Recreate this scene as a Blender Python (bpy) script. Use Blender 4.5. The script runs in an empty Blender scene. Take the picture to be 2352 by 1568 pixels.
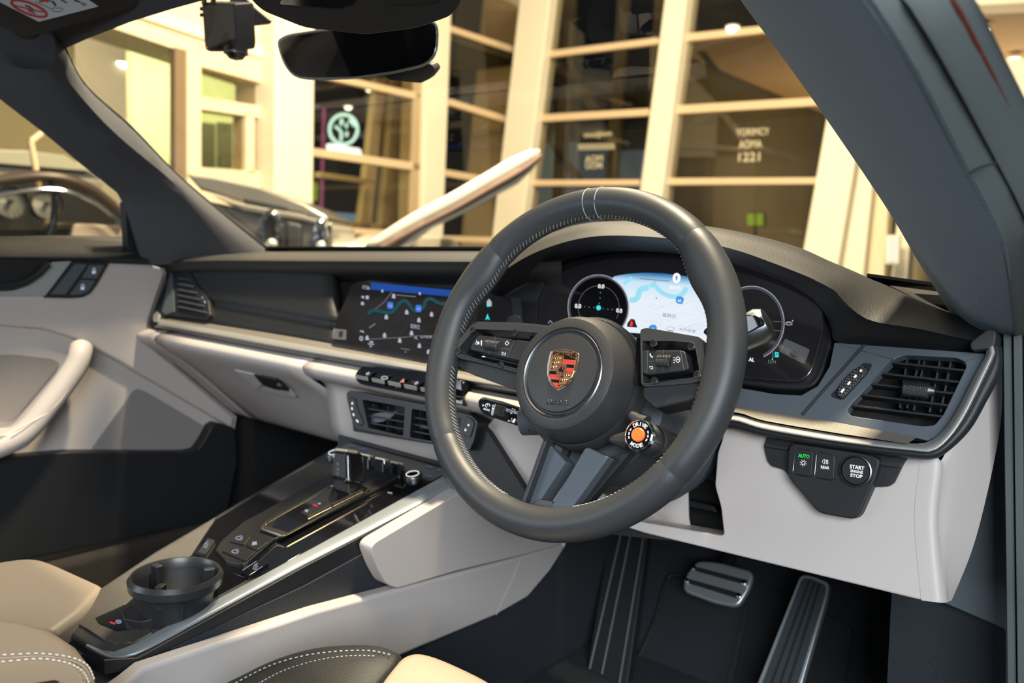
import bpy, bmesh, math, random
from mathutils import Vector as V, Matrix
random.seed(7)
S = bpy.context.scene
COL = S.collection
R = math.radians
# ------------------------------------------------------------------ camera
CAM = V((.8358, -.6709, .8289))
YAW, PIT, ROL, FPX = R(38.725), R(6.753), R(2.264), 1923.3
_f = V((-math.sin(YAW)*math.cos(PIT), math.cos(YAW)*math.cos(PIT), -math.sin(PIT)))
_r = V((math.cos(YAW), math.sin(YAW), 0)); _u = _r.cross(_f)
_r, _u = math.cos(ROL)*_r+math.sin(ROL)*_u, -math.sin(ROL)*_r+math.cos(ROL)*_u
cd = bpy.data.cameras.new('camera'); cam = bpy.data.objects.new('camera', cd); COL.objects.link(cam)
cam.matrix_world = Matrix(((_r.x, _u.x, -_f.x, CAM.x), (_r.y, _u.y, -_f.y, CAM.y), (_r.z, _u.z, -_f.z, CAM.z), (0, 0, 0, 1)))
cd.lens = FPX*36/2352; cd.sensor_width = 36; cd.clip_start = .01; cd.clip_end = 100
cd.dof.use_dof = True; cd.dof.focus_distance = .80; cd.dof.aperture_fstop = 5.6
S.camera = cam
# ------------------------------------------------------------------ light, sky, exposure
S.view_settings.view_transform = 'Standard'; S.view_settings.look = 'None'
S.view_settings.exposure = 0.0; S.view_settings.gamma = 1; S.view_settings.use_curve_mapping = False
wd = bpy.data.worlds.new('night_sky'); S.world = wd; wd.use_nodes = True
wd.node_tree.nodes['Background'].inputs[0].default_value = (.62, .80, 1, 1)
wd.node_tree.nodes['Background'].inputs[1].default_value = .13
def area(name, loc, target, size, energy, col, sy=None):
    l = bpy.data.lights.new(name, 'AREA'); l.energy = energy; l.color = col; l.size = size
    if sy: l.shape = 'RECTANGLE'; l.size_y = sy
    o = bpy.data.objects.new(name, l); COL.objects.link(o); o.location = loc
    o.rotation_euler = (V(target)-V(loc)).to_track_quat('-Z', 'Y').to_euler()
    return o
WARM = (1, .83, .58)
area('cool_fill_lamp', (1.95, -1.85, 1.55), (.3, .1, .6), 1.4, 80, (.86, .94, 1), 1.1)    # cool floodlight beside the open door
area('canopy_lamp', (.30, .42, 3.4), (.2, .05, .7), .22, 235, WARM)                      # warm canopy downlight above the windscreen
area('canopy_lamp', (-1.0, 1.9, 3.1), (-2.5, 2.8, .9), .7, 430, WARM)                    # warm canopy downlight over the parked cars
area('facade_floodlight', (-1.2, 3.2, 4.6), (-5.5, 6.4, 2.2), 1.6, 235, (1, .80, .50))   # washes the glazed walls
area('facade_floodlight', (-2.6, 1.2, 3.6), (-5.55, 2.8, 1.8), 1.2, 90, (1, .82, .52))
area('cool_fill_lamp', (-2.2, -3.4, 1.3), (.5, .2, .9), 1.6, 50, (.80, .90, 1))           # unseen fill added behind on the passenger side, lifting pillar and wheel
area('lobby_lamp', (-7.0, 2.6, 2.2), (-8.6, 3.2, 2.0), 1.2, 58, (1, .84, .56))
area('office_lamp', (-6.2, 4.4, 2.5), (-7.4, 4.2, 1.2), .6, 60, (.95, 1, .62))
area('soffit_fill_lamp', (-1.5, 10.5, .3), (-1.5, 11.5, 3), 3.0, 330, (1, .80, .5))  # unseen lamp added facing up, brightening the soffit in place of bounced light
area('soffit_fill_lamp', (-2.0, 18., .3), (-2.0, 19, 3), 3.0, 330, (1, .80, .5))  # another added fill farther back under the soffit
# ------------------------------------------------------------------ pixel rays onto real planes
def ray(px, py): return _f+_r*((px-1176)/FPX)-_u*((py-784)/FPX)
class Pl:
    """a plane in the place; at() gives the point of it that the photograph's pixel shows"""
    def __init__(s, p, n): s.p = V(p); s.n = V(n).normalized()
    def at(s, px, py, o=0.):
        d = ray(px, py); return CAM+d*(((s.p+s.n*o-CAM).dot(s.n))/d.dot(s.n))
def X(px, py, x): d = ray(px, py); return CAM+d*((x-CAM.x)/d.x)
def Y(px, py, y): d = ray(px, py); return CAM+d*((y-CAM.y)/d.y)
def Z(px, py, z): d = ray(px, py); return CAM+d*((z-CAM.z)/d.z)
def pl3(a, b, c):
    n = (b-a).cross(c-a)
    if n.dot(CAM-a) < 0: n = -n
    return Pl(a, n)
# ------------------------------------------------------------------ curves
def cat(pts, n=6, closed=False):
    pts = [V(p) for p in pts]; m = len(pts); out = []
    if m < 3 and not closed: return [pts[0].lerp(pts[-1], i/n) for i in range(n+1)]
    for i in range(m if closed else m-1):
        g = (lambda k: pts[k % m]) if closed else (lambda k: pts[min(max(k, 0), m-1)])
        a, b, c, d = g(i-1), g(i), g(i+1), g(i+2)
        for k in range(n):
            t = k/n
            out.append(.5*((2*b)+(c-a)*t+(2*a-5*b+4*c-d)*t*t+(3*b-a-3*c+d)*t**3))
    if not closed: out.append(pts[-1].copy())
    return out
def resample(pts, n):
    L = [0.]
    for a, b in zip(pts, pts[1:]): L.append(L[-1]+(b-a).length)
    out = []; j = 0
    for i in range(n):
        t = L[-1]*i/(n-1)
        while j < len(L)-2 and L[j+1] < t: j += 1
        s = (t-L[j])/max(L[j+1]-L[j], 1e-9); out.append(pts[j].lerp(pts[j+1], min(max(s, 0), 1)))
    return out
def rnd(pts, r, n=4):
    out = []; m = len(pts)
    for i in range(m):
        a, b, c = V(pts[i-1]), V(pts[i]), V(pts[(i+1) % m])
        rr = r[i] if isinstance(r, (list, tuple)) else r
        if rr <= 0: out.append(b); continue
        p = b+(a-b).normalized()*min(rr, (a-b).length*.48); q = b+(c-b).normalized()*min(rr, (c-b).length*.48)
        for k in range(n+1):
            t = k/n; out.append(p*(1-t)**2+b*2*t*(1-t)+q*t*t)
    return out
# ------------------------------------------------------------------ mesh builder
class B:
    def __init__(s): s.bm = bmesh.new()
    def v(s, p): return s.bm.verts.new(p)
    def face(s, vs):
        try: return s.bm.faces.new(vs)
        except ValueError: return None
    def poly(s, pts): s.face([s.v(p) for p in pts]); return s
    def prism(s, pts, d):
        a = [s.v(p) for p in pts]; b = [s.v(V(p)+d) for p in pts]; m = len(a)
        s.face(a); s.face(b[::-1])
        for i in range(m): s.face([a[i], b[i], b[(i+1) % m], a[(i+1) % m]])
        return s
    def frustum(s, pts, qts):
        a = [s.v(p) for p in pts]; b = [s.v(p) for p in qts]; m = len(a)
        s.face(a); s.face(b[::-1])
        for i in range(m): s.face([a[i], b[i], b[(i+1) % m], a[(i+1) % m]])
        return s
    def ring(s, outer, inner, d):
        m = len(outer); o = [s.v(p) for p in outer]; i_ = [s.v(p) for p in inner]
        ob = [s.v(V(p)+d) for p in outer]; ib = [s.v(V(p)+d) for p in inner]
        for k in range(m):
            j = (k+1) % m
            s.face([o[k], o[j], i_[j], i_[k]]); s.face([ob[j], ob[k], ib[k], ib[j]])
            s.face([o[j], o[k], ob[k], ob[j]]); s.face([i_[k], i_[j], ib[j], ib[k]])
        return s
    def grid(s, rows, closed=False):
        g = [[s.v(p) for p in r] for r in rows]
        for i in range(len(g)-1):
            m = len(g[i])
            for j in range(m if closed else m-1):
                s.face([g[i][j], g[i][(j+1) % m], g[i+1][(j+1) % m], g[i+1][j]])
        return g
    def tube(s, path, r, n=8, closed=False, cap=True, up=None, ry=None):
        path = [V(p) for p in path]; m = len(path); rows = []; pu = up or V((0, 0, 1))
        for i in range(m):
            a = path[(i-1) % m] if closed or i else path[0]; b = path[(i+1) % m] if closed or i < m-1 else path[-1]
            t = (b-a).normalized(); x = pu.cross(t)
            if x.length < 1e-4: x = V((1, 0, 0)).cross(t)
            x.normalize(); y = t.cross(x)
            rr = r[i] if isinstance(r, (list, tuple)) else r; r2 = rr if ry is None else ry
            rows.append([path[i]+x*rr*math.cos(2*math.pi*k/n)+y*r2*math.sin(2*math.pi*k/n) for k in range(n)])
        if closed: rows.append(rows[0])
        g = s.grid(rows, True)
        if cap and not closed: s.face(g[0][::-1]); s.face(g[-1])
        return s
    def lathe(s, c, ax, prof, n=32, cap0=True, cap1=True):
        c = V(c); ax = V(ax).normalized(); x = ax.orthogonal().normalized(); y = ax.cross(x)
        rows = [[c+ax*h+(x*math.cos(2*math.pi*k/n)+y*math.sin(2*math.pi*k/n))*r for k in range(n)] for r, h in prof]
        g = s.grid(rows, True)
        if cap0: s.face(g[0][::-1])
        if cap1: s.face(g[-1])
        return s
    def box(s, c, a, b, d):
        c, a, b, d = V(c), V(a), V(b), V(d)
        s.prism([c-a-b-d, c+a-b-d, c+a+b-d, c-a+b-d], d*2); return s
    def bx(s, x0, x1, y0, y1, z0, z1):
        s.prism([(x0, y0, z0), (x1, y0, z0), (x1, y1, z0), (x0, y1, z0)], V((0, 0, z1-z0))); return s
    def sphere(s, c, r, n=12):
        prof = [(max(r*math.sin(math.pi*i/n), 1e-5), -r*math.cos(math.pi*i/n)) for i in range(n+1)]
        s.lathe(c, (0, 0, 1), prof, n*2, False, False); return s
    def done(s, name, mat, parent=None, smooth=True, bev=0, seg=2, ang=35, solid=0, sub=0, soff=-1):
        bm = s.bm
        bmesh.ops.remove_doubles(bm, verts=bm.verts, dist=1e-6)
        bmesh.ops.recalc_face_normals(bm, faces=bm.faces)
        me = bpy.data.meshes.new(name); bm.to_mesh(me); bm.free()
        if smooth: me.shade_smooth(); me.set_sharp_from_angle(angle=R(ang))
        me.materials.append(mat)
        o = bpy.data.objects.new(name, me); COL.objects.link(o); WM[o] = Matrix()
        if parent: attach(o, parent)
        if solid: m = o.modifiers.new('t', 'SOLIDIFY'); m.thickness = solid; m.offset = soff
        if bev:
            m = o.modifiers.new('b', 'BEVEL'); m.width = bev; m.segments = seg; m.limit_method = 'ANGLE'; m.angle_limit = R(40); m.harden_normals = True
        if sub: m = o.modifiers.new('s', 'SUBSURF'); m.levels = sub; m.render_levels = sub
        return o
WM = {}
def attach(o, p): o.parent = p; o.matrix_parent_inverse = WM[p].inverted()
def tag(o, label=None, cat=None, group=None, kind=None):
    if label: o['label'] = label
    if cat: o['category'] = cat
    if group: o['group'] = group
    if kind: o['kind'] = kind
    return o
def thing(name, loc, label, cat, group=None):
    o = bpy.data.objects.new(name, None); COL.objects.link(o); o.location = loc; o.empty_display_size = .05
    WM[o] = Matrix.Translation(V(loc)); return tag(o, label, cat, group)
def part(o, label): o['label'] = label; return o
def slab(name, mat, parent, pl, px, depth, off=0., r=0., bev=0., seg=2, label=None):
    pts = [pl.at(x, y, off) for x, y in px]
    if r: pts = rnd(pts, r)
    o = B().prism(pts, -pl.n*depth).done(name, mat, parent, bev=bev, seg=seg)
    if label: o['label'] = label
    return o
def ringslab(name, mat, parent, pl, po, pi, depth, off=0., ro=0., ri=0., bev=0.):
    a = rnd([pl.at(x, y, off) for x, y in po], ro); b = rnd([pl.at(x, y, off) for x, y in pi], ri)
    return B().ring(a, b, -pl.n*depth).done(name, mat, parent, bev=bev)
def loft(name, mat, parent, rows, n=24, m=0, solid=0, closed=False, smooth_rows=True, sub=0, soff=-1, ang=50):
    rr = [resample(cat(r, 8) if smooth_rows and len(r) > 2 else [V(p) for p in r], n) for r in rows]
    if m:
        cols = [cat([r[j] for r in rr], m) for j in range(n)]; rr = [[c[i] for c in cols] for i in range(len(cols[0]))]
    b = B(); b.grid(rr, closed)
    return b.done(name, mat, parent, solid=solid, sub=sub, soff=soff, ang=ang)
def circ(pl, px, py, r, off=0., n=40, a0=0., a1=360., ex=None):
    c = pl.at(px, py, off); x = (ex or V((1, 0, 0))); x = (x-pl.n*x.dot(pl.n)).normalized(); y = pl.n.cross(x)
    k = n if a1-a0 >= 360 else n+1
    return [c+x*r*math.cos(R(a0+(a1-a0)*i/n))+y*r*math.sin(R(a0+(a1-a0)*i/n)) for i in range(k)]
class Print:
    """flat print on a surface: filled shapes, strokes, rings"""
    def __init__(s, pl, off): s.pl = pl; s.off = off; s.b = B()
    def fill(s, px): s.b.poly([s.pl.at(x, y, s.off) for x, y in px]); return s
    def line(s, px, w, sm=0):
        p = [V((x, y, 0)) for x, y in px]
        if sm: p = cat(p, sm)
        L = []
        for i in range(len(p)):
            a = p[max(i-1, 0)]; b = p[min(i+1, len(p)-1)]; t = (b-a).normalized(); nn = V((-t.y, t.x, 0))*w/2
            L.append((p[i]+nn, p[i]-nn))
        s.b.grid([[s.pl.at(q.x, q.y, s.off) for q in e] for e in L]); return s
    def disc(s, px, py, r, ry=None, n=16):
        ry = ry or r
        return s.fill([(px+r*math.cos(2*math.pi*i/n), py+ry*math.sin(2*math.pi*i/n)) for i in range(n)])
    def hoop(s, px, py, r, w, ry=None, a0=0, a1=360, n=28, tilt=0):
        ry = ry or r; q = []
        for i in range(n+1):
            t = R(a0+(a1-a0)*i/n); x = r*math.cos(t); y = ry*math.sin(t); c, k = math.cos(R(tilt)), math.sin(R(tilt))
            q.append((px+x*c-y*k, py+x*k+y*c))
        return s.line(q, w)
    def done(s, name, mat, parent, label=None):
        o = s.b.done(name, mat, parent, smooth=False)
        if label: o['label'] = label
        return o
def text(s, mat, parent, pl, tl, tr, bl, off=.0004, name='lettering', bold=.012, ext=0., arc=0.):
    """writing fitted into the parallelogram tl-tr-bl (pixels) on a plane"""
    c = bpy.data.curves.new('t', 'FONT'); c.body = s; c.offset = bold; c.resolution_u = 3
    o = bpy.data.objects.new('t', c); COL.objects.link(o)
    me = bpy.data.meshes.new_from_object(o); bpy.data.objects.remove(o); bpy.data.curves.remove(c)
    xs = [v.co.x for v in me.vertices]; ys = [v.co.y for v in me.vertices]
    x0, x1, y0, y1 = min(xs), max(xs), min(ys), max(ys)
    A, Bq, Cq = pl.at(*tl, off), pl.at(*tr, off), pl.at(*bl, off)
    for v in me.vertices:
        u = (v.co.x-x0)/(x1-x0); w = (y1-v.co.y)/max(y1-y0, 1e-6)
        v.co = A+(Bq-A)*u+(Cq-A)*(w+arc*(2*u-1)**2)
    me.name = name; me.materials.clear(); me.materials.append(mat)
    q = bpy.data.objects.new(name, me); COL.objects.link(q); WM[q] = Matrix()
    if parent: attach(q, parent)
    if ext: m = q.modifiers.new('t', 'SOLIDIFY'); m.thickness = ext; m.offset = 0
    return q
def copy_tree(o, parent=None, kids=None):
    c = o.copy(); COL.objects.link(c); WM[c] = WM[o]
    if parent: c.parent = parent
    for ch in [k for k in KIDS(o)]: copy_tree(ch, c)
    return c
def KIDS(o): return [k for k in COL.objects if k.parent == o]
# ------------------------------------------------------------------ materials
def mat(name, col, rough=.5, metal=0., grain=None, emit=None, es=1., coat=0., spec=.5, var=0., vs=8., sheen=0.):
    m = bpy.data.materials.new(name); m.use_nodes = True; nt = m.node_tree; p = nt.nodes['Principled BSDF']
    p.inputs['Base Color'].default_value = (*col, 1); p.inputs['Roughness'].default_value = rough
    p.inputs['Metallic'].default_value = metal; p.inputs['Specular IOR Level'].default_value = spec
    if coat: p.inputs['Coat Weight'].default_value = coat; p.inputs['Coat Roughness'].default_value = .05
    if sheen: p.inputs['Sheen Weight'].default_value = sheen
    if emit: p.inputs['Emission Color'].default_value = (*emit, 1); p.inputs['Emission Strength'].default_value = es
    tc = nt.nodes.new('ShaderNodeTexCoord')
    if var:
        n = nt.nodes.new('ShaderNodeTexNoise'); n.inputs['Scale'].default_value = vs; n.inputs['Detail'].default_value = 4
        r = nt.nodes.new('ShaderNodeMix'); r.data_type = 'RGBA'
        r.inputs['A'].default_value = (*[c*(1-var) for c in col], 1); r.inputs['B'].default_value = (*[min(c*(1+var), 1) for c in col], 1)
        nt.links.new(tc.outputs['Object'], n.inputs['Vector']); nt.links.new(n.outputs['Fac'], r.inputs['Factor'])
        nt.links.new(r.outputs['Result'], p.inputs['Base Color'])
    if grain:
        kind, sc, st, dist = grain; b = nt.nodes.new('ShaderNodeBump'); b.inputs['Strength'].default_value = st; b.inputs['Distance'].default_value = dist
        if kind == 'leather':
            n = nt.nodes.new('ShaderNodeTexVoronoi'); n.inputs['Scale'].default_value = sc; h = n.outputs['Distance']
        elif kind == 'noise':
            n = nt.nodes.new('ShaderNodeTexNoise'); n.inputs['Scale'].default_value = sc; n.inputs['Detail'].default_value = 3; h = n.outputs['Fac']
        else:
            n = nt.nodes.new('ShaderNodeTexWave'); n.inputs['Scale'].default_value = sc; n.bands_direction = 'DIAGONAL'; n.inputs['Distortion'].default_value = .25; h = n.outputs['Fac']
        nt.links.new(tc.outputs['Object'], n.inputs['Vector']); nt.links.new(h, b.inputs['Height']); nt.links.new(b.outputs['Normal'], p.inputs['Normal'])
    return m
def glow(name, col, s=1.):
    m = bpy.data.materials.new(name); m.use_nodes = True; nt = m.node_tree; nt.nodes.clear()
    e = nt.nodes.new('ShaderNodeEmission'); e.inputs[0].default_value = (*col, 1); e.inputs[1].default_value = s
    o = nt.nodes.new('ShaderNodeOutputMaterial'); nt.links.new(e.outputs[0], o.inputs[0]); return m
def glass(name, tint=(1, 1, 1), refl=1., rough=0.):
    m = bpy.data.materials.new(name); m.use_nodes = True; nt = m.node_tree; nt.nodes.clear()
    t = nt.nodes.new('ShaderNodeBsdfTransparent'); t.inputs[0].default_value = (*tint, 1)
    g = nt.nodes.new('ShaderNodeBsdfGlossy'); g.inputs['Roughness'].default_value = rough
    f = nt.nodes.new('ShaderNodeLayerWeight'); f.inputs[0].default_value = .5
    q = nt.nodes.new('ShaderNodeMath'); q.operation = 'POWER'; q.inputs[1].default_value = 5.
    k = nt.nodes.new('ShaderNodeMath'); k.operation = 'MULTIPLY_ADD'; k.inputs[1].default_value = .9*refl; k.inputs[2].default_value = .04*refl
    x = nt.nodes.new('ShaderNodeMixShader'); o = nt.nodes.new('ShaderNodeOutputMaterial')
    nt.links.new(f.outputs['Facing'], q.inputs[0]); nt.links.new(q.outputs[0], k.inputs[0]); nt.links.new(k.outputs[0], x.inputs[0])
    nt.links.new(t.outputs[0], x.inputs[1]); nt.links.new(g.outputs[0], x.inputs[2]); nt.links.new(x.outputs[0], o.inputs[0]); return m
def thin_film(name, col, fac):
    m = bpy.data.materials.new(name); m.use_nodes = True; nt = m.node_tree; nt.nodes.clear()
    t = nt.nodes.new('ShaderNodeBsdfTransparent'); p = nt.nodes.new('ShaderNodeBsdfPrincipled'); p.inputs['Base Color'].default_value = (*col, 1); p.inputs['Roughness'].default_value = .25
    x = nt.nodes.new('ShaderNodeMixShader'); x.inputs[0].default_value = fac; o = nt.nodes.new('ShaderNodeOutputMaterial')
    nt.links.new(t.outputs[0], x.inputs[1]); nt.links.new(p.outputs[0], x.inputs[2]); nt.links.new(x.outputs[0], o.inputs[0]); return m
def knurl(name, col, sc, metal=.8, rough=.35, dist=.0004):
    """cross-hatched relief for rollers, mesh trim and speaker cloth"""
    m = mat(name, col, rough, metal); nt = m.node_tree; p = nt.nodes['Principled BSDF']
    tc = nt.nodes.new('ShaderNodeTexCoord'); hs = []
    for rot in ((0, R(45), R(45)), (0, R(-45), R(-45))):
        mp = nt.nodes.new('ShaderNodeMapping'); mp.inputs['Rotation'].default_value = rot
        w = nt.nodes.new('ShaderNodeTexWave'); w.inputs['Scale'].default_value = sc
        nt.links.new(tc.outputs['Object'], mp.inputs[0]); nt.links.new(mp.outputs[0], w.inputs[0]); hs.append(w.outputs['Fac'])
    mx = nt.nodes.new('ShaderNodeMath'); mx.operation = 'MULTIPLY'; nt.links.new(hs[0], mx.inputs[0]); nt.links.new(hs[1], mx.inputs[1])
    b = nt.nodes.new('ShaderNodeBump'); b.inputs['Strength'].default_value = .8; b.inputs['Distance'].default_value = dist
    nt.links.new(mx.outputs[0], b.inputs['Height']); nt.links.new(b.outputs[0], p.inputs['Normal'])
    r = nt.nodes.new('ShaderNodeMix'); r.data_type = 'RGBA'
    r.inputs['A'].default_value = (*[c*.35 for c in col], 1); r.inputs['B'].default_value = (*col, 1)
    nt.links.new(mx.outputs[0], r.inputs['Factor']); nt.links.new(r.outputs['Result'], p.inputs['Base Color'])
    return m
M = dict(
    rim=mat('smooth_black_leather', (.042, .044, .047), .46, grain=('leather', 1500, .10, .0004)),
    pad=mat('grained_black_leather', (.023, .0225, .022), .55, grain=('leather', 520, .22, .0006)),
    black=mat('black_soft_plastic', (.015, .0155, .0175), .5, grain=('noise', 1800, .1, .0003)),
    slate=mat('slate_grey_plastic', (.085, .100, .118), .5, grain=('noise', 2200, .12, .0003)),
    hub=mat('dark_grained_plastic', (.034, .034, .035), .45, grain=('leather', 900, .25, .0005)),
    dark=mat('matte_black', (.010, .010, .011), .6),
    gloss=mat('gloss_black', (.006, .006, .007), .08, coat=.6),
    fascia=mat('black_fascia_leather', (.015, .0145, .014), .55, grain=('leather', 520, .2, .0005)), seatk=mat('black_seat_leather', (.010, .0105, .0115), .48, grain=('leather', 600, .2, .0005)),
    beige=mat('beige_leather', (.54, .485, .455), .48, grain=('leather', 900, .12, .0005)),
    seatb=mat('seat_beige_leather', (.42, .33, .245), .5, grain=('leather', 800, .12, .0005)),
    silver=mat('satin_silver', (.46, .445, .42), .40, .45),
    steel=mat('dark_satin_steel', (.22, .23, .24), .36, 1.),
    chrome=mat('chrome', (.85, .85, .85), .08, 1.),
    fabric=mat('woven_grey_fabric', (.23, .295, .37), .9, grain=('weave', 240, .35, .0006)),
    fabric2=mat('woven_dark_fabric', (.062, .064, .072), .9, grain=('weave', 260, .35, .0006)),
    seal=mat('grey_green_rubber', (.085, .100, .100), .6),
    carpet=mat('charcoal_carpet', (.020, .025, .031), .95, grain=('noise', 900, .8, .002), var=.45, vs=400),
    alu=mat('brushed_aluminium', (.52, .55, .58), .30, .65),
    rubber=mat('black_rubber', (.014, .014, .015), .6),
    thread=mat('pale_grey_thread', (.42, .43, .44), .7),
    threadb=mat('cream_thread', (.78, .72, .62), .7),
    mesh=knurl('silver_mesh_trim', (.58, .52, .44), 260, .5, .45),
    grip=knurl('knurled_dark_metal', (.16, .16, .16), 420, .9, .35),
    cloth=knurl('speaker_cloth', (.56, .51, .49), 240, 0., .8),
    cloth2=knurl('charcoal_mesh_cloth', (.030, .036, .046), 170, 0., .6),
    w=glow('white_backlight', (1, 1, 1), 1.), w2=glow('pale_backlight', (.80, .88, 1), .55), wd=glow('grey_backlight', (.62, .60, .58), .32),
    green=glow('green_backlight', (.04, .85, .10), 1.), redl=glow('red_backlight', (1, .04, .05), 1.), cyan=glow('cyan_backlight', (.05, .80, .85), 1.),
    blue=glow('blue_backlight', (.06, .25, .85), .9), orange=mat('orange_button', (.85, .13, .02), .4, emit=(1, .17, .02), es=.55),
    scr=mat('display_glass', (.012, .010, .010), .10, emit=(.010, .010, .012), es=.5, coat=.5),
    gold=mat('crest_copper_gold', (.72, .36, .17), .30, .9), crimson=mat('crest_red_enamel', (.62, .045, .035), .3, coat=.5), enamel=mat('crest_black_enamel', (.008, .008, .008), .2),
    glass=glass('clear_car_glass', (.96, .98, .97)), pane=glass('facade_glass', (.60, .56, .46), 1.1), film=thin_film('clear_film', (.40, .40, .41), .17),
    cream=mat('cream_render', (.80, .68, .46), .7, var=.04, vs=2.), creamw=mat('bright_cream_cladding', (.86, .78, .60), .6, var=.03, vs=3.),
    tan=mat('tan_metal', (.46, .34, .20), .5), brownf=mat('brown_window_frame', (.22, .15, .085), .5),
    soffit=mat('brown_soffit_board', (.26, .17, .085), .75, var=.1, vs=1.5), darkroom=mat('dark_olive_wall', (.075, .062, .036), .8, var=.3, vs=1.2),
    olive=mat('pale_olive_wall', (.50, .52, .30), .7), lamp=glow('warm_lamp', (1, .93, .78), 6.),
)
# ================================================================== the forecourt and the building
RW = Pl((0, 7, 0), (0, -1, 0)); LW = Pl((-5.55, 0, 0), (1, 0, 0))
def st(o, label=None): o['kind'] = 'structure'; return tag(o, label)
o = B().bx(-14, 8, -6, 20, -.62, -.6).done('ground', mat('asphalt', (.05, .048, .045), .8, var=.3, vs=6), smooth=False); st(o)
def post(name, pl, px, depth, m, parent=None, off=0., bev=.01):
    return slab(name, m, parent, pl, px, depth, off, bev=bev)
def band(px0, px1, th):   # a bar between two pixel points, th pixels deep
    (a, b), (c, d) = px0, px1
    return [(a, b-th/2), (c, d-th/2), (c, d+th/2), (a, b+th/2)]
def lerp2(p, q, t): return (p[0]+(q[0]-p[0])*t, p[1]+(q[1]-p[1])*t)
# --- left facade (runs along the car's direction)
root = thing('window_1', (-5.55, 4.4, 0), 'tall glazed bay with cream bars between white column and slanted corner post', 'window'); root['kind'] = 'structure'
M['bar'] = mat('cream_bar', (.70, .52, .32), .5)
for a, b, t in (((724, 30), (985, 105), 15), ((724, 168), (985, 226), 16), ((720, 349), (972, 385), 19), ((716, 524), (968, 541), 14)):
    post('transom', LW, band(a, b, t), .08, M['bar'], root)
for a, b, t in (((1037, 66), (1190, 117), 15), ((1034, 234), (1170, 276), 16), ((1026, 397), (1160, 420), 16), ((1018, 548), (1140, 552), 14)):
    post('transom', LW, band(a, b, t), .08, M['bar'], root)
post('mullion', LW, [(985, -60), (1040, -60), (1015, 620), (968, 620)], .16, M['creamw'], root, .06)
post('mullion', LW, [(962, -60), (990, -60), (972, 620), (940, 620)], .2, M['tan'], root, .0)
rowsL = [((724, -60), (985, 20)), ((724, 30), (985, 105)), ((724, 168), (985, 226)), ((720, 349), (972, 385)), ((716, 524), (968, 541)), ((716, 640), (968, 640))]
for a, b in zip(rowsL, rowsL[1:]): B().poly([LW.at(*p, -.04) for p in (a[0], a[1], b[1], b[0])]).done('pane', M['pane'], root, False)
rowsL = [((1040, -60), (1200, 20)), ((1037, 66), (1190, 117)), ((1034, 234), (1170, 276)), ((1026, 397), (1160, 420)), ((1018, 548), (1140, 552))]
for a, b in zip(rowsL, rowsL[1:]): B().poly([LW.at(*p, -.04) for p in (a[0], a[1], b[1], b[0])]).done('pane', M['pane'], root, False)
st(post('column', LW, [(632, -60), (726, -60), (718, 640), (631, 640)], .6, M['creamw'], None, .22, .02), 'broad bright white column left of the glazed bay')
# behind the left glass
LB = Pl((-6.5, 0, 0), (1, 0, 0))
for px in ([(866, 180), (890, 180), (845, 600), (818, 600)], [(905, 180), (950, 180), (905, 600), (868, 600)], [(735, 395), (860, 412), (860, 424), (735, 408)], [(770, 505), (965, 522), (965, 538), (770, 522)]):
    st(post('trim_1', LB, px, .1, M['tan']))
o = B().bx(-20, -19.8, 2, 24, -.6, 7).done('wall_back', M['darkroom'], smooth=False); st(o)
# --- entrance lobby at the far left
root = thing('wall_left', (-5.55, 2, 0), None, None); root['kind'] = 'structure'
slab('header', M['cream'], root, LW, [(-700, -400), (640, -300), (640, 192), (402, 112), (-700, -260)], .5)
slab('header_band', M['creamw'], root, LW, [(-700, -330), (640, 120), (640, 146), (-700, -305)], .55, .05)
slab('pier', M['cream'], root, LW, [(430, 112), (462, 124), (462, 640), (430, 640)], .25, .04)
slab('jamb', M['brownf'], root, LW, [(402, 108), (431, 116), (431, 640), (402, 640)], .08, .02)
for px in ([(460, 96), (640, 150), (640, 200), (460, 152)], [(460, 222), (640, 250), (640, 276), (460, 250)], [(460, 384), (640, 398), (640, 640), (460, 640)], [(566, 262), (584, 266), (584, 398), (566, 394)]):
    slab('window_band', M['cream'], root, LW, px, .2, .03 if px[0] == (460, 96) else 0)
for px in ([(460, 150), (634, 196), (634, 250), (460, 222)], [(460, 246), (634, 272), (634, 398), (460, 386)]):
    B().poly([LW.at(*p, -.06) for p in px]).done('pane', M['pane'], root, False)
slab('pier', M['tan'], root, LW, [(-900, -300), (-60, -300), (-60, 700), (-900, 700)], .2)
L2 = Pl((-9.2, 0, 0), (1, 0, 0)); zc = L2.at(400, 165).z
o = B().bx(-9.4, -9.2, -3, 6.2, -.6, zc+.4).done('wall_lobby', M['creamw'], smooth=False); st(o)
o = B().bx(-9.2, -5.8, -3, 2.62, zc, zc+.1).done('ceiling', M['creamw'], smooth=False); st(o)
o = B().bx(-7.5, -7.4, 3.5, 5.6, -.6, zc).done('wall_office', M['olive'], smooth=False); st(o)
y1 = X(175, 300, -6.0).y
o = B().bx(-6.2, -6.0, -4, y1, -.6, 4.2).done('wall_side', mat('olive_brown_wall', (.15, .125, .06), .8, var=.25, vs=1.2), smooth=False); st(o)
L3 = Pl((-7.3, 0, 0), (1, 0, 0))
t = thing('office_cabinet', L3.at(500, 560), 'dark glass-fronted cabinet seen through the office window', 'cabinet')
slab('carcass', M['olive'], t, L3, [(458, 272), (540, 280), (540, 980), (458, 980)], .05)
slab('door', mat('smoked_olive', (.10, .09, .05), .4), t, L3, [(460, 280), (495, 284), (495, 384), (460, 380)], .02, .02)
slab('door', bpy.data.materials['smoked_olive'], t, L3, [(500, 280), (534, 283), (534, 384), (500, 381)], .02, .02)
L4 = Pl((-9.1, 0, 0), (1, 0, 0))
t = thing('lobby_door', L4.at(350, 560), 'cream framed dark door at the back of the lobby', 'door')
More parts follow.
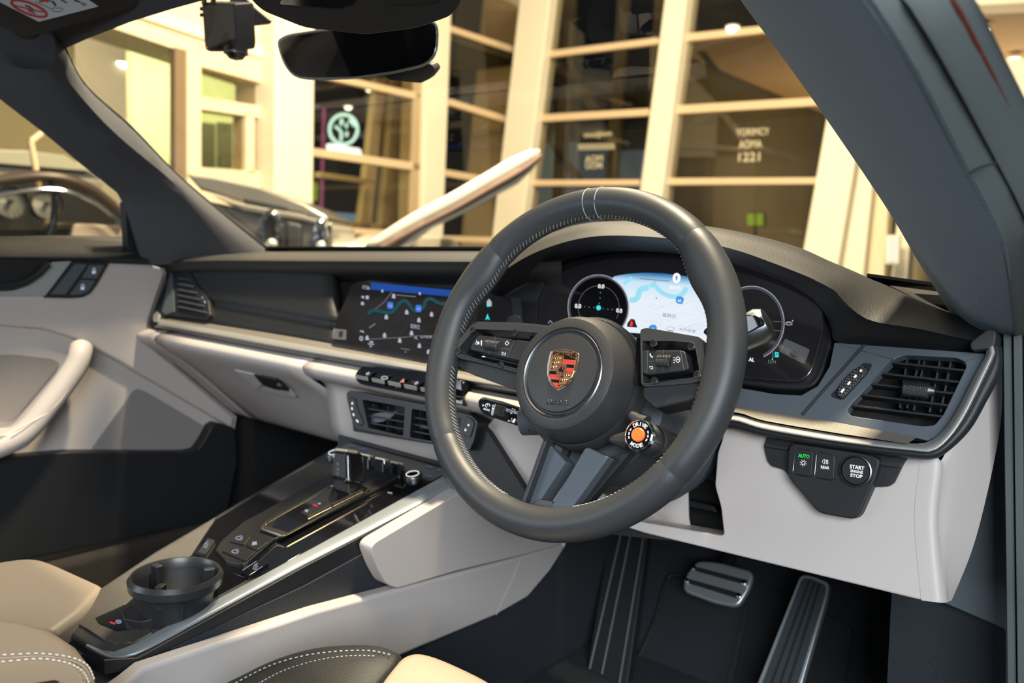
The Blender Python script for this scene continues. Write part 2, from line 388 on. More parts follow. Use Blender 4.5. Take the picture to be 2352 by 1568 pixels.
slab('frame', M['cream'], t, L4, [(318, 262), (398, 256), (398, 640), (318, 640)], .06)
slab('leaf', M['dark'], t, L4, [(358, 292), (383, 292), (383, 640), (358, 640)], .03, .03)
slab('leaf', M['dark'], t, L4, [(328, 294), (342, 294), (342, 640), (328, 640)], .03, .03)
# --- right facade (faces the car)
M['rwbar'] = M['bar']
cols = [([(1199, -60), (1270, -60), (1186, 620), (1120, 620)], .25, .1, 'creamw', 'slanted cream column rising beside the raised white bonnet'),
        ([(1533, -60), (1584, -60), (1498, 620), (1445, 620)], .25, .1, 'creamw', 'slanted cream column between the two lettered windows'),
        ([(1956, -60), (2036, -60), (1920, 640), (1832, 640)], .3, .2, 'creamw', 'broad cream column at the far end of the glazing')]
for px, d, off, m, lab in cols: st(post('column', RW, px, d, M[m], None, off, .02), lab)
st(post('column', Pl((0, 7.4, 0), (0, -1, 0)), [(1108, -60), (1198, -60), (1136, 620), (1046, 620)], .5, M['tan'], None, 0, .08), 'shaded round-edged post behind the corner of the glazing')
WROOT = {}
wins = [('window_2', (1266, -60), (1190, 620), (1533, -60), (1445, 620), (((1254, 125), (1511, 93), 16), ((1229, 272), (1489, 257), 17), ((1212, 420), (1467, 419), 14)), 'glazed bay behind the steering wheel rim with three cream bars'),
        ('window_3', (1580, -60), (1498, 620), (1956, -60), (1832, 640), (((1572, 86), (1948, 47), 18), ((1550, 252), (1905, 231), 20), ((1523, 417), (1876, 415), 16)), 'glazed bay with brown soffit and lettering beside the windscreen pillar')]
for nm, tl, bl, tr, br, bars, lab in wins:
    root = thing(nm, RW.at(*bl), lab, 'window'); root['kind'] = 'structure'; WROOT[nm] = root
    for a, b, t in bars: post('transom', RW, band(a, b, t), .08, M['rwbar'], root)
    rr = [(tl, tr)]+[(a, b) for a, b, t in bars]+[(bl, br)]
    for a, b in zip(rr, rr[1:]): B().poly([RW.at(*p, -.04) for p in (a[0], a[1], b[1], b[0])]).done('pane', M['pane'], root, False)
# pieces right of the broad column
for px, off, m in (([(1958, -60), (2054, -60), (1982, 640), (1936, 640)], .05, 'creamw'), ([(2010, 300), (2052, 300), (2026, 700), (1984, 700)], -.1, 'cream'),
                   ([(2068, 420), (2100, 420), (2078, 700), (2040, 700)], -.2, 'creamw')):
    st(post('trim_2', RW, px, .2, M[m], None, off))
st(post('trim_3', RW, [(2120, 0), (2480, -18), (2480, 2), (2120, 18)], .3, M['creamw'], None, .1))
st(post('trim_3', RW, [(2120, 142), (2480, 128), (2480, 240), (2120, 246)], .4, M['creamw'], None, .2))
st(post('trim_3', RW, [(2120, 258), (2480, 250), (2480, 560), (2120, 560)], .4, M['cream'], None, .1))
st(post('trim_2', RW, [(2050, 330), (2160, 330), (2160, 560), (2050, 560)], .2, M['dark'], None, -.6))
t = thing('wall_lamp', RW.at(2050, 600), 'small glowing white box lamp on the post right of the columns', 'lamp')
slab('housing', M['creamw'], t, RW, [(2036, 540), (2066, 540), (2064, 606), (2034, 606)], .05, .1)
slab('diffuser', glow('lamp_face', (1, .93, .72), 1.1), t, RW, [(2040, 546), (2062, 546), (2060, 602), (2037, 602)], .02, .12)
# showroom behind the right glass: brown soffit with slots, dark walls
SZ = 2.95
root = thing('ceiling_showroom', (0, 11, SZ), None, None); root['kind'] = 'structure'
B().bx(-3.75, 6, 7.5, 26, SZ, SZ+.1).done('soffit_board', M['soffit'], root, False)
for a, b in (((1612, 118), (1668, 190)), ((1752, 312), (1822, 394))):
    p, q = Z(*a, SZ), Z(*b, SZ)
    d = (q-p).normalized()*1.; n = V((-d.y, d.x, 0))*.04
    B().prism([p+n-V((0, 0, .015)), q+n-V((0, 0, .015)), q-n-V((0, 0, .015)), p-n-V((0, 0, .015))], V((0, 0, .01))).done('slot', M['dark'], root)
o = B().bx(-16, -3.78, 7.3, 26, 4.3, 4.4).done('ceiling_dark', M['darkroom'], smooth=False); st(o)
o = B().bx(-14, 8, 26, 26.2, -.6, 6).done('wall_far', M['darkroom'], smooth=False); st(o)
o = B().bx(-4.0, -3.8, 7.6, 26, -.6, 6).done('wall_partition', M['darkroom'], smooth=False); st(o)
RB = Pl((0, 8.6, 0), (0, -1, 0))
for px in ([(1298, -40), (1322, -40), (1282, 600), (1256, 600)], [(1420, -40), (1446, -40), (1402, 600), (1376, 600)], [(1226, 285), (1240, 285), (1340, 420), (1320, 420)], [(1240, 60), (1256, 60), (1372, 250), (1350, 250)]):
    st(post('reflected_frame', RB, px, .08, mat('reflection_tan', (.13, .10, .06), .7)))  # dim tan posts stand in for a building's frames reflected in the glass
# downlights, exit signs
def downlight(px, py, z, lab, r=.055):
    p = Z(px, py, z); t = thing('downlight', p, lab, 'light', 'ceiling downlights')
    B().lathe(p, (0, 0, -1), [(r*1.25, 0), (r*1.25, .012), (r, .014)], 20).done('rim', M['creamw'], t)
    B().lathe(p+V((0, 0, -.012)), (0, 0, -1), [(r, 0), (r*.95, .02), (r*.7, .042), (r*.3, .055), (.002, .058)], 20).done('lens', M['lamp'], t)
downlight(1683, 60, SZ, 'round downlight in the brown soffit nearest the windscreen pillar top')
downlight(1815, 250, SZ, 'small round downlight just under the middle bar of the pillar-side window', .06)
downlight(2255, 66, 2.9, 'upper of the two downlights beyond the open door frame')
downlight(2330, 132, 2.9, 'lower of the two downlights beyond the open door frame')
downlight(283, 143, zc, 'downlight in the cream lobby ceiling', .09)
downlight(850, 200, SZ, 'bright downlight reflected under the mirror in the left glazing', .07)
downlight(800, 243, SZ, 'small downlight above the glowing emblem sign', .06)
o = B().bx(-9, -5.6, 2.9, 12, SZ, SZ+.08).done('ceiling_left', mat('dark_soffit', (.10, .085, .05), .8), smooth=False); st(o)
for px, py, w, h, lab in ((1734, 504, 38, 28, 'green exit sign glowing behind the pillar-side window'), (1934, 574, 12, 14, 'tiny green light in the slot beside the broad column'), (722, 440, 14, 44, 'green lit strip beside the white column')):
    pl = RB if px > 900 else Pl((-6.2, 0, 0), (1, 0, 0))
    t = thing('exit_sign', pl.at(px, py), lab, 'sign')
    p_ = pl.at(px, py+h/2); B().bx(p_.x-.01, p_.x+.01, p_.y+.02, p_.y+.04, -.6, p_.z+.01).done('stand', M['dark'], t)
    slab('box', M['dark'], t, pl, [(px-w/2-2, py-h/2-2), (px+w/2+2, py-h/2-2), (px+w/2+2, py+h/2+2), (px-w/2-2, py+h/2+2)], .06)
    slab('lit_face', glow('sign_green', (.42, .62, .06), .9), t, pl, [(px-w/2, py-h/2), (px-w*.04, py-h/2), (px-w*.04, py+h/2), (px-w/2, py+h/2)], .01, .006)
    slab('lit_face', bpy.data.materials['sign_green'], t, pl, [(px+w*.06, py-h/2), (px+w/2, py-h/2), (px+w/2, py+h/2), (px+w*.06, py+h/2)], .01, .006)
t = thing('window_sign', RB.at(1600, 110), 'faint blue lit notice high behind the glass', 'sign')
slab('panel', glow('faint_blue', (.16, .26, .32), .8), t, RB, [(1578, 98), (1636, 92), (1636, 116), (1578, 122)], .02)
# lettering on the glass
gl = mat('window_lettering', (.62, .54, .36), .7)
t = part(B().poly([RW.at(*p, -.034) for p in ((1325, 300), (1414, 298), (1414, 392), (1325, 394))]).done('lettering_film', M['glass'], WROOT['window_2'], False), 'pale three-line lettering on the glass')
text('mojivn', gl, t, RW, (1341, 305), (1404, 300), (1343, 320), .01); text('xxxxxxxxx', gl, t, RW, (1327, 331), (1412, 329), (1328, 344), .01)
text('AOM', gl, t, RW, (1344, 358), (1384, 356), (1344, 373), .01); text('OOM', gl, t, RW, (1344, 374), (1382, 373), (1345, 388), .01)
t = part(B().poly([RW.at(*p, -.034) for p in ((1686, 290), (1770, 288), (1770, 374), (1686, 376))]).done('lettering_film', M['glass'], WROOT['window_3'], False), 'pale capital lettering on the glass')
text('YORIMCY', gl, t, RW, (1690, 296), (1766, 293), (1692, 312), .01); text('AOMA', gl, t, RW, (1697, 323), (1750, 321), (1697, 341), .01)
text('1221', gl, t, RW, (1697, 351), (1746, 349), (1696, 371), .01)
# --- emblem sign seen through the left glass
d0 = ray(790, 300); SG = Pl(CAM+d0*10.6, -d0)
t = thing('roadside_sign', SG.at(740, 520), 'glowing round emblem over a white lit panel beside a pink pole', 'sign')
g = Print(SG, 0)
g.hoop(789, 297, 32, 7, 34); g.line([(785, 272), (784, 288)], 7); g.line([(796, 283), (795.5, 294)], 6); g.line([(801, 276), (809, 281), (814, 290)], 7, 3)
g.line([(769, 290), (779, 297), (784, 306), (783, 324)], 6, 3); g.line([(796.5, 302), (796, 314)], 6)
o = g.done('emblem', glow('emblem_light', (.62, 1, .90), 2.4), t); o.modifiers.new('t', 'SOLIDIFY').thickness = .05
slab('lit_panel', glow('panel_light', (1, .96, 1), 3.), t, SG, [(748, 332), (757, 329), (828, 342), (833, 360), (800, 358), (752, 350)], .1, 0, .02)
p_ = SG.at(737, 500, -.02); B().bx(p_.x-.04, p_.x+.04, p_.y-.04, p_.y+.04, -.6, p_.z+.02).done('pole_base', M['dark'], t)
slab('pole', glow('pink_neon', (.60, .16, .34), .8), t, SG, [(740, 246), (748, 246), (741, 500), (733, 500)], .1, .05)
slab('blue_strip', glow('dim_blue', (.06, .12, .26), .8), t, SG, [(824, 306), (848, 318), (846, 326), (824, 314)], .05)
t = thing('street_sign', SG.at(786, 500), 'pale blue lit shop sign low behind the left glass', 'sign')
slab('panel', glow('pale_blue_sign', (.24, .42, .62), .9), t, SG, [(752, 487), (818, 492), (816, 512), (790, 514), (756, 502)], .05)
p_ = SG.at(786, 512, -.06); B().bx(p_.x-.03, p_.x+.03, p_.y-.03, p_.y+.03, -.6, p_.z).done('pole', M['dark'], t)
# --- raised bonnet of a white car
d1 = ray(1040, 450); BP = Pl(CAM+d1*4.6, -d1)
t = thing('white_car', BP.at(840, 620), 'white car nose with its bonnet raised, beyond the windscreen', 'car')
top = [(838, 562), (930, 500), (1030, 446), (1110, 400), (1175, 362), (1226, 342), (1239, 344)]
bot = [(862, 566), (948, 520), (1044, 470), (1120, 426), (1180, 392), (1218, 368), (1239, 348)]
und = [(915, 572), (985, 514), (1060, 478), (1130, 440), (1182, 412), (1212, 384), (1236, 352)]
M['white'] = mat('white_paint', (.85, .80, .68), .25, coat=.5)
near = [BP.at(*p) for p in top]; far = [Pl(CAM+d1*5.7, -d1).at(x+4, y+2) for x, y in top]
lip = [BP.at(*p) for p in bot]; inn = [BP.at(*p, -.15) for p in und]
loft('bonnet_skin', M['white'], t, [far, near, lip], 24, solid=.01)
loft('bonnet_liner', mat('brown_liner', (.13, .08, .06), .7), t, [[p+V((0, 0, -.004)) for p in lip], [BP.at(x, y, -.05) for x, y in [((a[0]+b[0])/2, (a[1]+b[1])/2+2) for a, b in zip(bot, und)]], inn], 24, solid=.02)
B().tube([BP.at(*p, -.1) for p in und], .03, 8).done('bonnet_edge', M['white'], t)
B().tube([BP.at(*p, -.2) for p in ((985, 512), (945, 545), (925, 600))], .02, 8).done('gas_strut', M['dark'], t)
B().prism(rnd([BP.at(*p, -.2) for p in ((760, 558), (1060, 572), (1080, 1160), (760, 1160))], .1), d1.normalized()*1.4).done('front_body', M['white'], t, bev=.05)
# --- off-road car
d2 = ray(650, 500); vh = V((d2.x, d2.y, 0)).normalized(); side = V((vh.y, -vh.x, 0)); a = R(70)
GF = Pl(CAM+d2*4.0, (-vh*math.cos(a)+side*math.sin(a))); GS = Pl(GF.at(655, 520), (-vh*math.cos(R(40))-side*math.sin(R(40))*.2))
t = thing('off_road_car', GF.at(660, 600), 'boxy dark off-road car with round chrome-ringed headlights', 'car')
gp = mat('gunmetal_paint', (.10, .095, .085), .3, .3, coat=.6)
gs = mat('silver_paint', (.20, .185, .155), .25, .5, coat=.5)
def gslab(n, m, px, dep=.5, off=0., bev=.02): return slab(n, m, t, GS, px, dep, off, 0, bev)
gslab('bonnet', gs, [(425, 398), (490, 406), (600, 430), (700, 468), (752, 496), (752, 510), (690, 490), (575, 470), (460, 436)], 1.2, 0)
gslab('windscreen_base', M['dark'], [(560, 452), (660, 472), (660, 486), (560, 470)], .02, .02)
gslab('wing', gs, [(478, 446), (560, 468), (690, 492), (764, 512), (764, 524), (690, 508), (560, 486)], 1.2, .03)
gslab('side_panel', gp, [(470, 460), (600, 488), (762, 516), (764, 700), (470, 700)], 1.3, 0)
gslab('grille', M['dark'], [(655, 506), (694, 514), (694, 580), (655, 580)], .06, .04)
for cx, cy, rx, ry in ((622, 532, 20, 44), (736, 543, 10, 24+10)):
    q = [GS.at(cx+rx*math.cos(2*math.pi*i/28), cy+ry*math.sin(2*math.pi*i/28), .05) for i in range(28)]
    h = B().tube(q, .016, 8, True).done('headlight', M['chrome'], t)
    B().poly([GS.at(cx+rx*.8*math.cos(2*math.pi*i/24), cy+ry*.8*math.sin(2*math.pi*i/24), .045) for i in range(24)]).done('lens', M['gloss'], h, False)
    B().sphere(GS.at(cx+2, cy+ry*.6, .06), .022, 8).done('bulb', mat('bulb_glass', (.8, .75, .6), .1, .6), h)
# --- saloon beside the passenger window
SP = Pl((-2.6, 0, 0), (1, 0, 0))
t = thing('saloon_car', SP.at(100, 600), 'dark saloon with curved chrome roofline outside the passenger window', 'car')
roof = [(-120, 436), (-40, 420), (40, 408), (95, 404), (150, 411), (210, 436), (255, 470), (290, 506)]
rp = cat([SP.at(*p) for p in roof], 6)
B().tube(rp, .022, 10).done('roof_rail', mat('bronze_paint', (.05, .036, .024), .2, .4, coat=.7), t)
B().tube([p+V((.03, 0, -.05)) for p in rp], .008, 8).done('chrome_strip', M['chrome'], t)
B().tube(cat([SP.at(*p, .01) for p in ((118, 416), (126, 440), (124, 500), (112, 545))], 5), .014, 8).done('door_pillar', M['gloss'], t)
slab('window_glass', glass('smoked_glass', (.62, .60, .54), 1.), t, SP, [(-120, 440), (0, 420), (95, 410), (150, 420), (210, 446), (250, 478), (280, 540), (-120, 560)], .004, -.03)
slab('seat_back', mat('dim_tan_leather', (.20, .16, .11), .6), t, SP, [(170, 512), (290, 518), (290, 560), (160, 560)], .3, -.02, .02, .02)
slab('cabin_floor', M['dark'], t, SP, [(-120, 524), (300, 530), (300, 640), (-120, 640)], .3, -.06)
slab('cabin_lining', M['dark'], t, SP, [(-140, 430), (0, 416), (95, 408), (150, 416), (210, 440), (300, 520), (300, 640), (-140, 640)], .05, -.9)
WPn = Pl((-2.95, 0, 0), (1, 0, 0))  # solid wheels stand in for reflections in the saloon's window
for cx, cy, r_, lab in ((20, 463, 40, 'many-spoked alloy wheel modelled for a reflection near the front of the saloon window'[:90]), (104, 468, 36, 'half-hidden alloy wheel modelled for a reflection by the saloon door pillar')):
    c = WPn.at(cx, cy); rad = (WPn.at(cx+r_, cy)-c).length*1.05
    if cx < 60: lab = 'many-spoked alloy wheel modelled for its reflection in the saloon window'
    w_ = thing('wheel_reflection', c, lab, 'wheel', 'alloy wheels modelled for reflections in the saloon window')
    B().lathe(c, (1, 0, 0), [(rad*.93, -.03), (rad, -.03), (rad, .03), (rad*.93, .03)], 40, False, False).done('rim', M['steel'], w_)
    B().lathe(c, (1, 0, 0), [(rad*.13, 0), (rad*.13, .03), (rad*.1, .035)], 20).done('hub', M['steel'], w_)
    for k in range(20):
        an = 2*math.pi*k/20; e = V((0, math.cos(an), math.sin(an))); e2 = V((0, math.cos(an+.16), math.sin(an+.16)))
        B().tube([c+e*rad*.12, c+e2*rad*.94], [.006, .011], 5).done('spoke', M['alu'], w_)
t = thing('pale_car', Pl((-4.2, 0, 0), (1, 0, 0)).at(100, 500), 'pale car roof showing above the dark saloon', 'car')
PB = Pl((-4.2, 0, 0), (1, 0, 0)); pp = mat('pale_green_white_paint', (.22, .21, .15), .3, coat=.4)
slab('roof', pp, t, PB, [(-120, 340), (60, 345), (150, 356), (200, 388), (205, 394), (-120, 366)], .6, 0, 0, .03)
slab('window_line', M['dark'], t, PB, [(-120, 366), (205, 394), (230, 412), (-120, 386)], .5, -.03)
slab('waist', mat('pale_grey_paint', (.12, .11, .085), .4), t, PB, [(-120, 386), (228, 410), (238, 424), (238, 640), (-120, 640)], .6, 0, 0, .02)
t = thing('reflected_strip', PB.at(85, 600), 'thin tan strip modelled for a reflection between the pale car and saloon', 'post')  # bent tan tube added in place of a pinkish reflected strip
B().tube([PB.at(*p, .9) for p in ((70, 322), (88, 420), (112, 520), (116, 620))], .014, 8).done('shaft', M['tan'], t)
B().tube([PB.at(*p, .9) for p in ((72, 324), (96, 306))], .014, 8).done('arm', M['tan'], t)
# ================================================================== the car's shell
o = B().bx(-.78, .74, -.9, .95, .12, .16).done('floor', M['carpet'], smooth=False); st(o)
o = B().prism([(-.76, .50, .15), (.72, .50, .15), (.72, .78, .52), (-.76, .78, .52)], V((0, .03, .0))).done('floor_toeboard', M['carpet'], smooth=False); st(o)
o = B().bx(-.60, .60, -1.3, -.12, 1.150, 1.175).done('ceiling_roof', M['fabric2'], smooth=False); st(o)
o = B().bx(-.80, -.735, .19, .78, .12, .775).done('trim_6', M['dark'], smooth=False); st(o)
o = B().bx(.725, .78, .30, .78, .12, .775).done('trim_6', M['dark'], smooth=False); st(o)
o = B().bx(-.80, .78, .385, .78, .775, .788).done('trim_5', M['dark'], smooth=False); st(o)
o = B().bx(-.76, .72, .74, .76, .16, .78).done('wall_bulkhead', M['dark'], smooth=False); st(o)
WSP = pl3(V((-.629, .35, .795)), V((.627, .349, .797)), V((-.52, -.086, 1.093)))
# windscreen
t = thing('windscreen', (0, .36, .79), 'clear windscreen glass between the two fabric pillars', 'windscreen')
B().poly([WSP.at(545, 610, -.004), WSP.at(2230, 720, -.004), WSP.at(1700, -90, -.004), WSP.at(900, -260, -.004), WSP.at(60, 60, -.004)]).done('pane', M['glass'], t, False)
slab('black_border', M['gloss'], t, WSP, [(560, 569), (1130, 571), (1130, 577), (560, 577)], .004, .004)
slab('black_border', M['gloss'], t, WSP, [(1990, 634), (2190, 662), (2205, 676), (2000, 650)], .004, .004)
# passenger-side pillar
t = thing('windscreen_pillar', X(300, 575, -.70), 'dark cloth windscreen pillar on the passenger side, warm-lit along its edge', 'pillar'); t['kind'] = 'thing'
inn = [WSP.at(*p) for p in ((120, 60), (150, 112), (196, 196), (300, 290), (400, 394), (500, 480), (565, 532), (640, 590))]
rp_ = [(105, 160), (149, 214), (205, 272), (268, 333), (325, 378), (383, 424), (450, 494), (540, 600)]
rid = [X(x, y, -.525-.09*i/7) for i, (x, y) in enumerate(rp_)]
op_ = [(-110, 120), (-60, 175), (0, 228), (96, 302), (187, 378), (240, 420), (280, 462), (330, 610)]
out = [X(x, y, -.70) for x, y in op_]
back = [p+V((-.02, .06, 0)) for p in out]
ib = [p+(p-CAM).normalized()*.03+V((-.016, -.004, 0)) for p in inn]
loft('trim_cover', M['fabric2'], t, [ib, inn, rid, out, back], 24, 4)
B().tube([p+(CAM-p).normalized()*.002 for p in cat(inn[1:], 4)], .0022, 6).done('glass_seal', M['rubber'], t)
slab('clip_cover', M['black'], t, pl3(rid[3], out[4], rid[5]), [(287, 418), (300, 405), (330, 428), (316, 444)], .004, .003, .004)
slab('clip_slot', M['dark'], t, pl3(rid[3], out[4], rid[5]), [(300, 418), (306, 411), (322, 426), (314, 437)], .004, .0045)
slab('airbag_badge', M['fabric2'], t, pl3(inn[2], inn[4], rid[3]), [(163, 184), (174, 180), (210, 226), (206, 240), (196, 238), (164, 196)], .002, .002, .004)
# driver-side pillar
Tb, Tt = V((.627, .349, .797)), V((.533, -.028, 1.055)); Ob = Y(2330, 825, .30)
RPl = pl3(Tb, Tt, Ob)
t = thing('windscreen_pillar', Ob, 'broad blue-grey woven pillar beside the open driver door', 'pillar'); t['kind'] = 'thing'
ip = [(1640, -150), (1686, -70), (1731, 0), (1886, 215), (2057, 470), (2131, 600), (2200, 712), (2250, 800)]
ep = [(1860, -150), (1925, -70), (1984, 0), (2106, 191), (2219, 406), (2277, 519), (2304, 610), (2330, 830)]
a_ = [RPl.at(*p) for p in ip]; c_ = [RPl.at(*p) for p in ep]
m1 = [a.lerp(c, .12)+RPl.n*.012 for a, c in zip(a_, c_)]; m2 = [a.lerp(c, .6)+RPl.n*.018 for a, c in zip(a_, c_)]
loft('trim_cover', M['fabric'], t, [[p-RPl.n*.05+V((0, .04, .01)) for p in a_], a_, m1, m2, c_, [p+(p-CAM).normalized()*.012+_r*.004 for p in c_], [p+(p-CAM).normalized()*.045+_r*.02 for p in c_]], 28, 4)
zp = [(2040, -150), (2118, -70), (2182, 0), (2253, 132), (2352, 323), (2410, 440), (2450, 560), (2460, 830)]
z_ = [CAM+ray(x, y).normalized()*((c-CAM).length*1.0) for (x, y), c in zip(zp, c_)]
t2 = thing('door_seal', Ob, 'ribbed grey rubber door seal outside the driver-side pillar', 'seal')
rows = []
for k in range(9):
    f = k/8; rows.append([c.lerp(z, f)+RPl.n*(-.006+(.010 if k in (1, 2, 5, 6) else -.004)) for c, z in zip(c_, z_)])
loft('ribbed_strip', M['seal'], t2, rows, 28, 3)
B().tube(cat([CAM+ray(x+5, y).normalized()*((c-CAM).length*1.01) for (x, y), c in zip(zp, c_)], 4), .0016, 8).done('red_edge', mat('red_lip', (.10, .02, .012), .4), t2)
B().tube(cat([CAM+ray(*p).normalized()*((c_[4]-CAM).length*.985) for p in ((2226, 400), (2252, 384), (2290, 374))], 4), .0008, 6).done('joint', M['rubber'], t2)
# body post right of the footwell
t = thing('door_frame', Y(2320, 1500, .24), 'grey plastic door frame post right of the beige knee panel', 'frame')
PY = Pl((0, .26, 0), (0, -1, 0)); PZ = Pl((0, .2, 0), (0, -1, 0))
slab('post_cover', M['slate'], t, PY, [(2250, 780), (2430, 780), (2430, 1720), (2309, 1720), (2309, 1446), (2090, 1352), (2180, 1100)], .02, 0, .004, .002)
slab('kick_carpet', M['carpet'], t, Pl((0, .275, 0), (0, -1, 0)), [(2050, 1320), (2330, 1440), (2330, 1720), (2030, 1720)], .02)
for a, b, c_2 in ((2310, 2330, 0), (2333, 2352, .004), (2356, 2420, 0)):
    slab('weather_strip', M['seal'], t, PZ, [(a-8, 640), (b-8, 620), (b+6, 1720), (a+6, 1720)], .02, c_2, .004, .003)
# header, visor, warning label
HP = Pl(WSP.p, WSP.n)
t = thing('header_rail', WSP.at(300, 60), 'dark cloth header rail above the windscreen, left of the mirror', 'rail')
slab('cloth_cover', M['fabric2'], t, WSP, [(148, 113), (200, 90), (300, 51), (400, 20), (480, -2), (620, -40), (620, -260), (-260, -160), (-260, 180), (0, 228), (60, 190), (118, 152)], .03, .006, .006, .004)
VP_ = Pl(WSP.at(100, 60, .03), (WSP.n+V((.15, -.25, -.1))))
t = thing('sun_visor', VP_.at(100, 40), 'dark folded sun visor at the top left corner', 'visor')
slab('board', mat('brown_black_cloth', (.022, .017, .013), .85, grain=('noise', 900, .2, .0004)), t, VP_, [(352, -20), (300, 22), (200, 50), (104, 76), (84, 82), (62, 86), (36, 78), (0, 62), (-160, 0), (-160, -160), (352, -160)], .012, 0, .008, .004)
slab('hinge', M['dark'], t, VP_, [(30, 74), (95, 72), (84, 90), (62, 92), (44, 86)], .02, -.004, .004)
t = thing('warning_label', VP_.at(89, 50), 'white airbag warning label with red prohibition ring on the sun visor', 'label')
slab('paper', mat('white_label', (.62, .64, .66), .6), t, VP_, [(226, 15), (89, 50), (-60, -25), (70, -90)], .0006, .0012)
g = Print(VP_, .0018); g.hoop(66, 19.5, 43, 5.5, 12.5, tilt=21); g.line([(30, 12), (98, 28)], 3); g.line([(90, 3), (104, 1), (110, 4)], 6, 3)
g.done('prohibition_ring', mat('print_red', (.62, .05, .05), .6), t)
g = Print(VP_, .0017)
g.line([(120, 3), (126, 10), (127, 14)], 4, 3); g.line([(110, 0), (122, 6)], 2); g.line([(140, 0), (153, 6)], 2.5); g.line([(86, 6), (118, 21)], .8); g.line([(118, 22), (124, 18), (140, 19), (145, 22), (140, 26), (126, 27), (119, 23)], 1, 3)
g.line([(58, 13), (70, 17)], 3); g.line([(72, 30), (82, 29), (76, 33)], 1); g.line([(170, 0), (183, 5)], 3); g.line([(186, 6), (196, 9), (198, 11), (192, 13), (186, 8)], 1.4); g.line([(82, 3), (84, 7)], 1.5)
g.done('pictogram', M['dark'], t)
g = Print(VP_, .0017); g.disc(70, 22, 7, 4); g.line([(66, 26), (78, 27)], 3); g.done('child_figure', mat('print_brown', (.28, .10, .05), .6), t)
# mirror, overhead pod, dash camera
t = thing('overhead_pod', WSP.at(820, 20), 'black moulded pod over the mirror at the windscreen top', 'pod')
slab('cover', M['black'], t, WSP, [(540, -60), (566, -10), (600, 26), (700, 66), (840, 82), (960, 66), (1034, 40), (1057, 12), (1062, -60)], .05, .055, .01, .012, 4)
slab('lens_window', M['gloss'], t, WSP, [(640, 10), (780, 20), (820, 6), (800, -14), (660, -18)], .004, .057, .006)
slab('reading_lamp', M['dark'], t, WSP, [(880, 12), (1000, 6), (1016, -12), (880, -10)], .004, .057, .006)
mp_ = Y(825, 115, .07); MN = (CAM-mp_).normalized()+V((-.25, -.25, -.12)); MP = Pl(mp_, MN)
t = thing('rear_view_mirror', mp_, 'wide frameless rear-view mirror with black glass under the overhead pod', 'mirror')
ol = [(640, 100), (644, 90), (665, 80), (830, 57), (985, 46), (1003, 52), (1008, 70), (1006, 112), (996, 135), (975, 150), (906, 166), (814, 179), (715, 181), (686, 177), (668, 165), (652, 140)]
P_ = [MP.at(*p) for p in ol]; c = sum(P_, V())/len(P_)
B().frustum(rnd(P_, .008), rnd([c+(p-c)*.80-MP.n*.035+V((.01, 0, .004)) for p in P_], .008)).done('housing', M['black'], t, bev=.003)
B().prism(rnd([c+(p-c)*.975+MP.n*.003 for p in P_], .008), -MP.n*.004).done('glass', mat('mirror_black_glass', (.003, .003, .004), .06, spec=.18), t)
B().tube(rnd([c+(p-c)*.992+MP.n*.003 for p in P_], .008), .0017, 8, True).done('bright_rim', mat('dark_chrome', (.35, .36, .37), .25, .6), t)
slab('sensor_box', M['black'], t, MP, [(872, 168), (990, 146), (1000, 160), (985, 180), (968, 191), (895, 184)], .03, -.012, .003, .002)
slab('toggle', M['dark'], t, MP, [(817, 176), (842, 174), (841, 180), (818, 181)], .004, .004)
B().tube([c-MP.n*.03, c-MP.n*.03+V((.01, .02, .05)), WSP.at(830, 40, .03)], .012, 12).done('stem', M['black'], t)
t = thing('dash_camera', Y(505, 60, .12), 'small black dash camera with red lights hanging left of the mirror', 'camera')
dc = Y(505, 60, .12); DCn = Pl(dc, (.02, -1, -.30))
slab('body', M['black'], t, DCn, [(462, 5), (540, 8), (547, 100), (545, 117), (515, 119), (478, 119), (470, 113)], .036, 0, .004, .003)
slab('screen', M['gloss'], t, DCn, [(466, 10), (536, 12), (543, 112), (474, 112)], .002, .002, .003)
for k, yy in enumerate((16, 34, 52)): slab('side_button', M['slate'], t, Pl(DCn.at(541, 60), (1, 0.1, 0)), [(552, yy), (561, yy+1), (562, yy+7), (553, yy+6)], .003, .001, .001)
for yy in (16, 30): slab('edge_button', M['dark'], t, DCn, [(458, yy), (464, yy), (465, yy+9), (459, yy+9)], .01, -.006, .001)
lc = DCn.at(542, 113, -.014)
B().lathe(lc, (0, 0, -1), [(.019, -.004), (.019, .004), (.0165, .009), (.011, .0155), (.001, .018)], 28).done('lens_dome', M['gloss'], t)
B().lathe(lc+V((0, 0, -.004)), (0, 0, -1), [(.0192, 0), (.0196, .002), (.0192, .004)], 28, False, False).done('lens_ring', M['steel'], t)
g = Print(DCn, .0045); g.disc(475, 109, 2.4); g.done('status_light', M['redl'], t)
B().tube([lc+V((.010, -.0165, .0055)), lc+V((.0150, -.0125, .0055))], .0010, 6).done('red_strip', M['redl'], t)
slab('sticker_mount', M['dark'], t, Pl(DCn.at(560, 40, -.05), (0, -1, .1)), [(540, -30), (586, 20), (618, 46), (612, 53), (570, 58), (520, 20)], .006)
for px in (468, 489): B().tube([DCn.at(px, 8, -.02), WSP.at(px+6, -30, .004)], .004, 8).done('bracket', M['dark'], t)
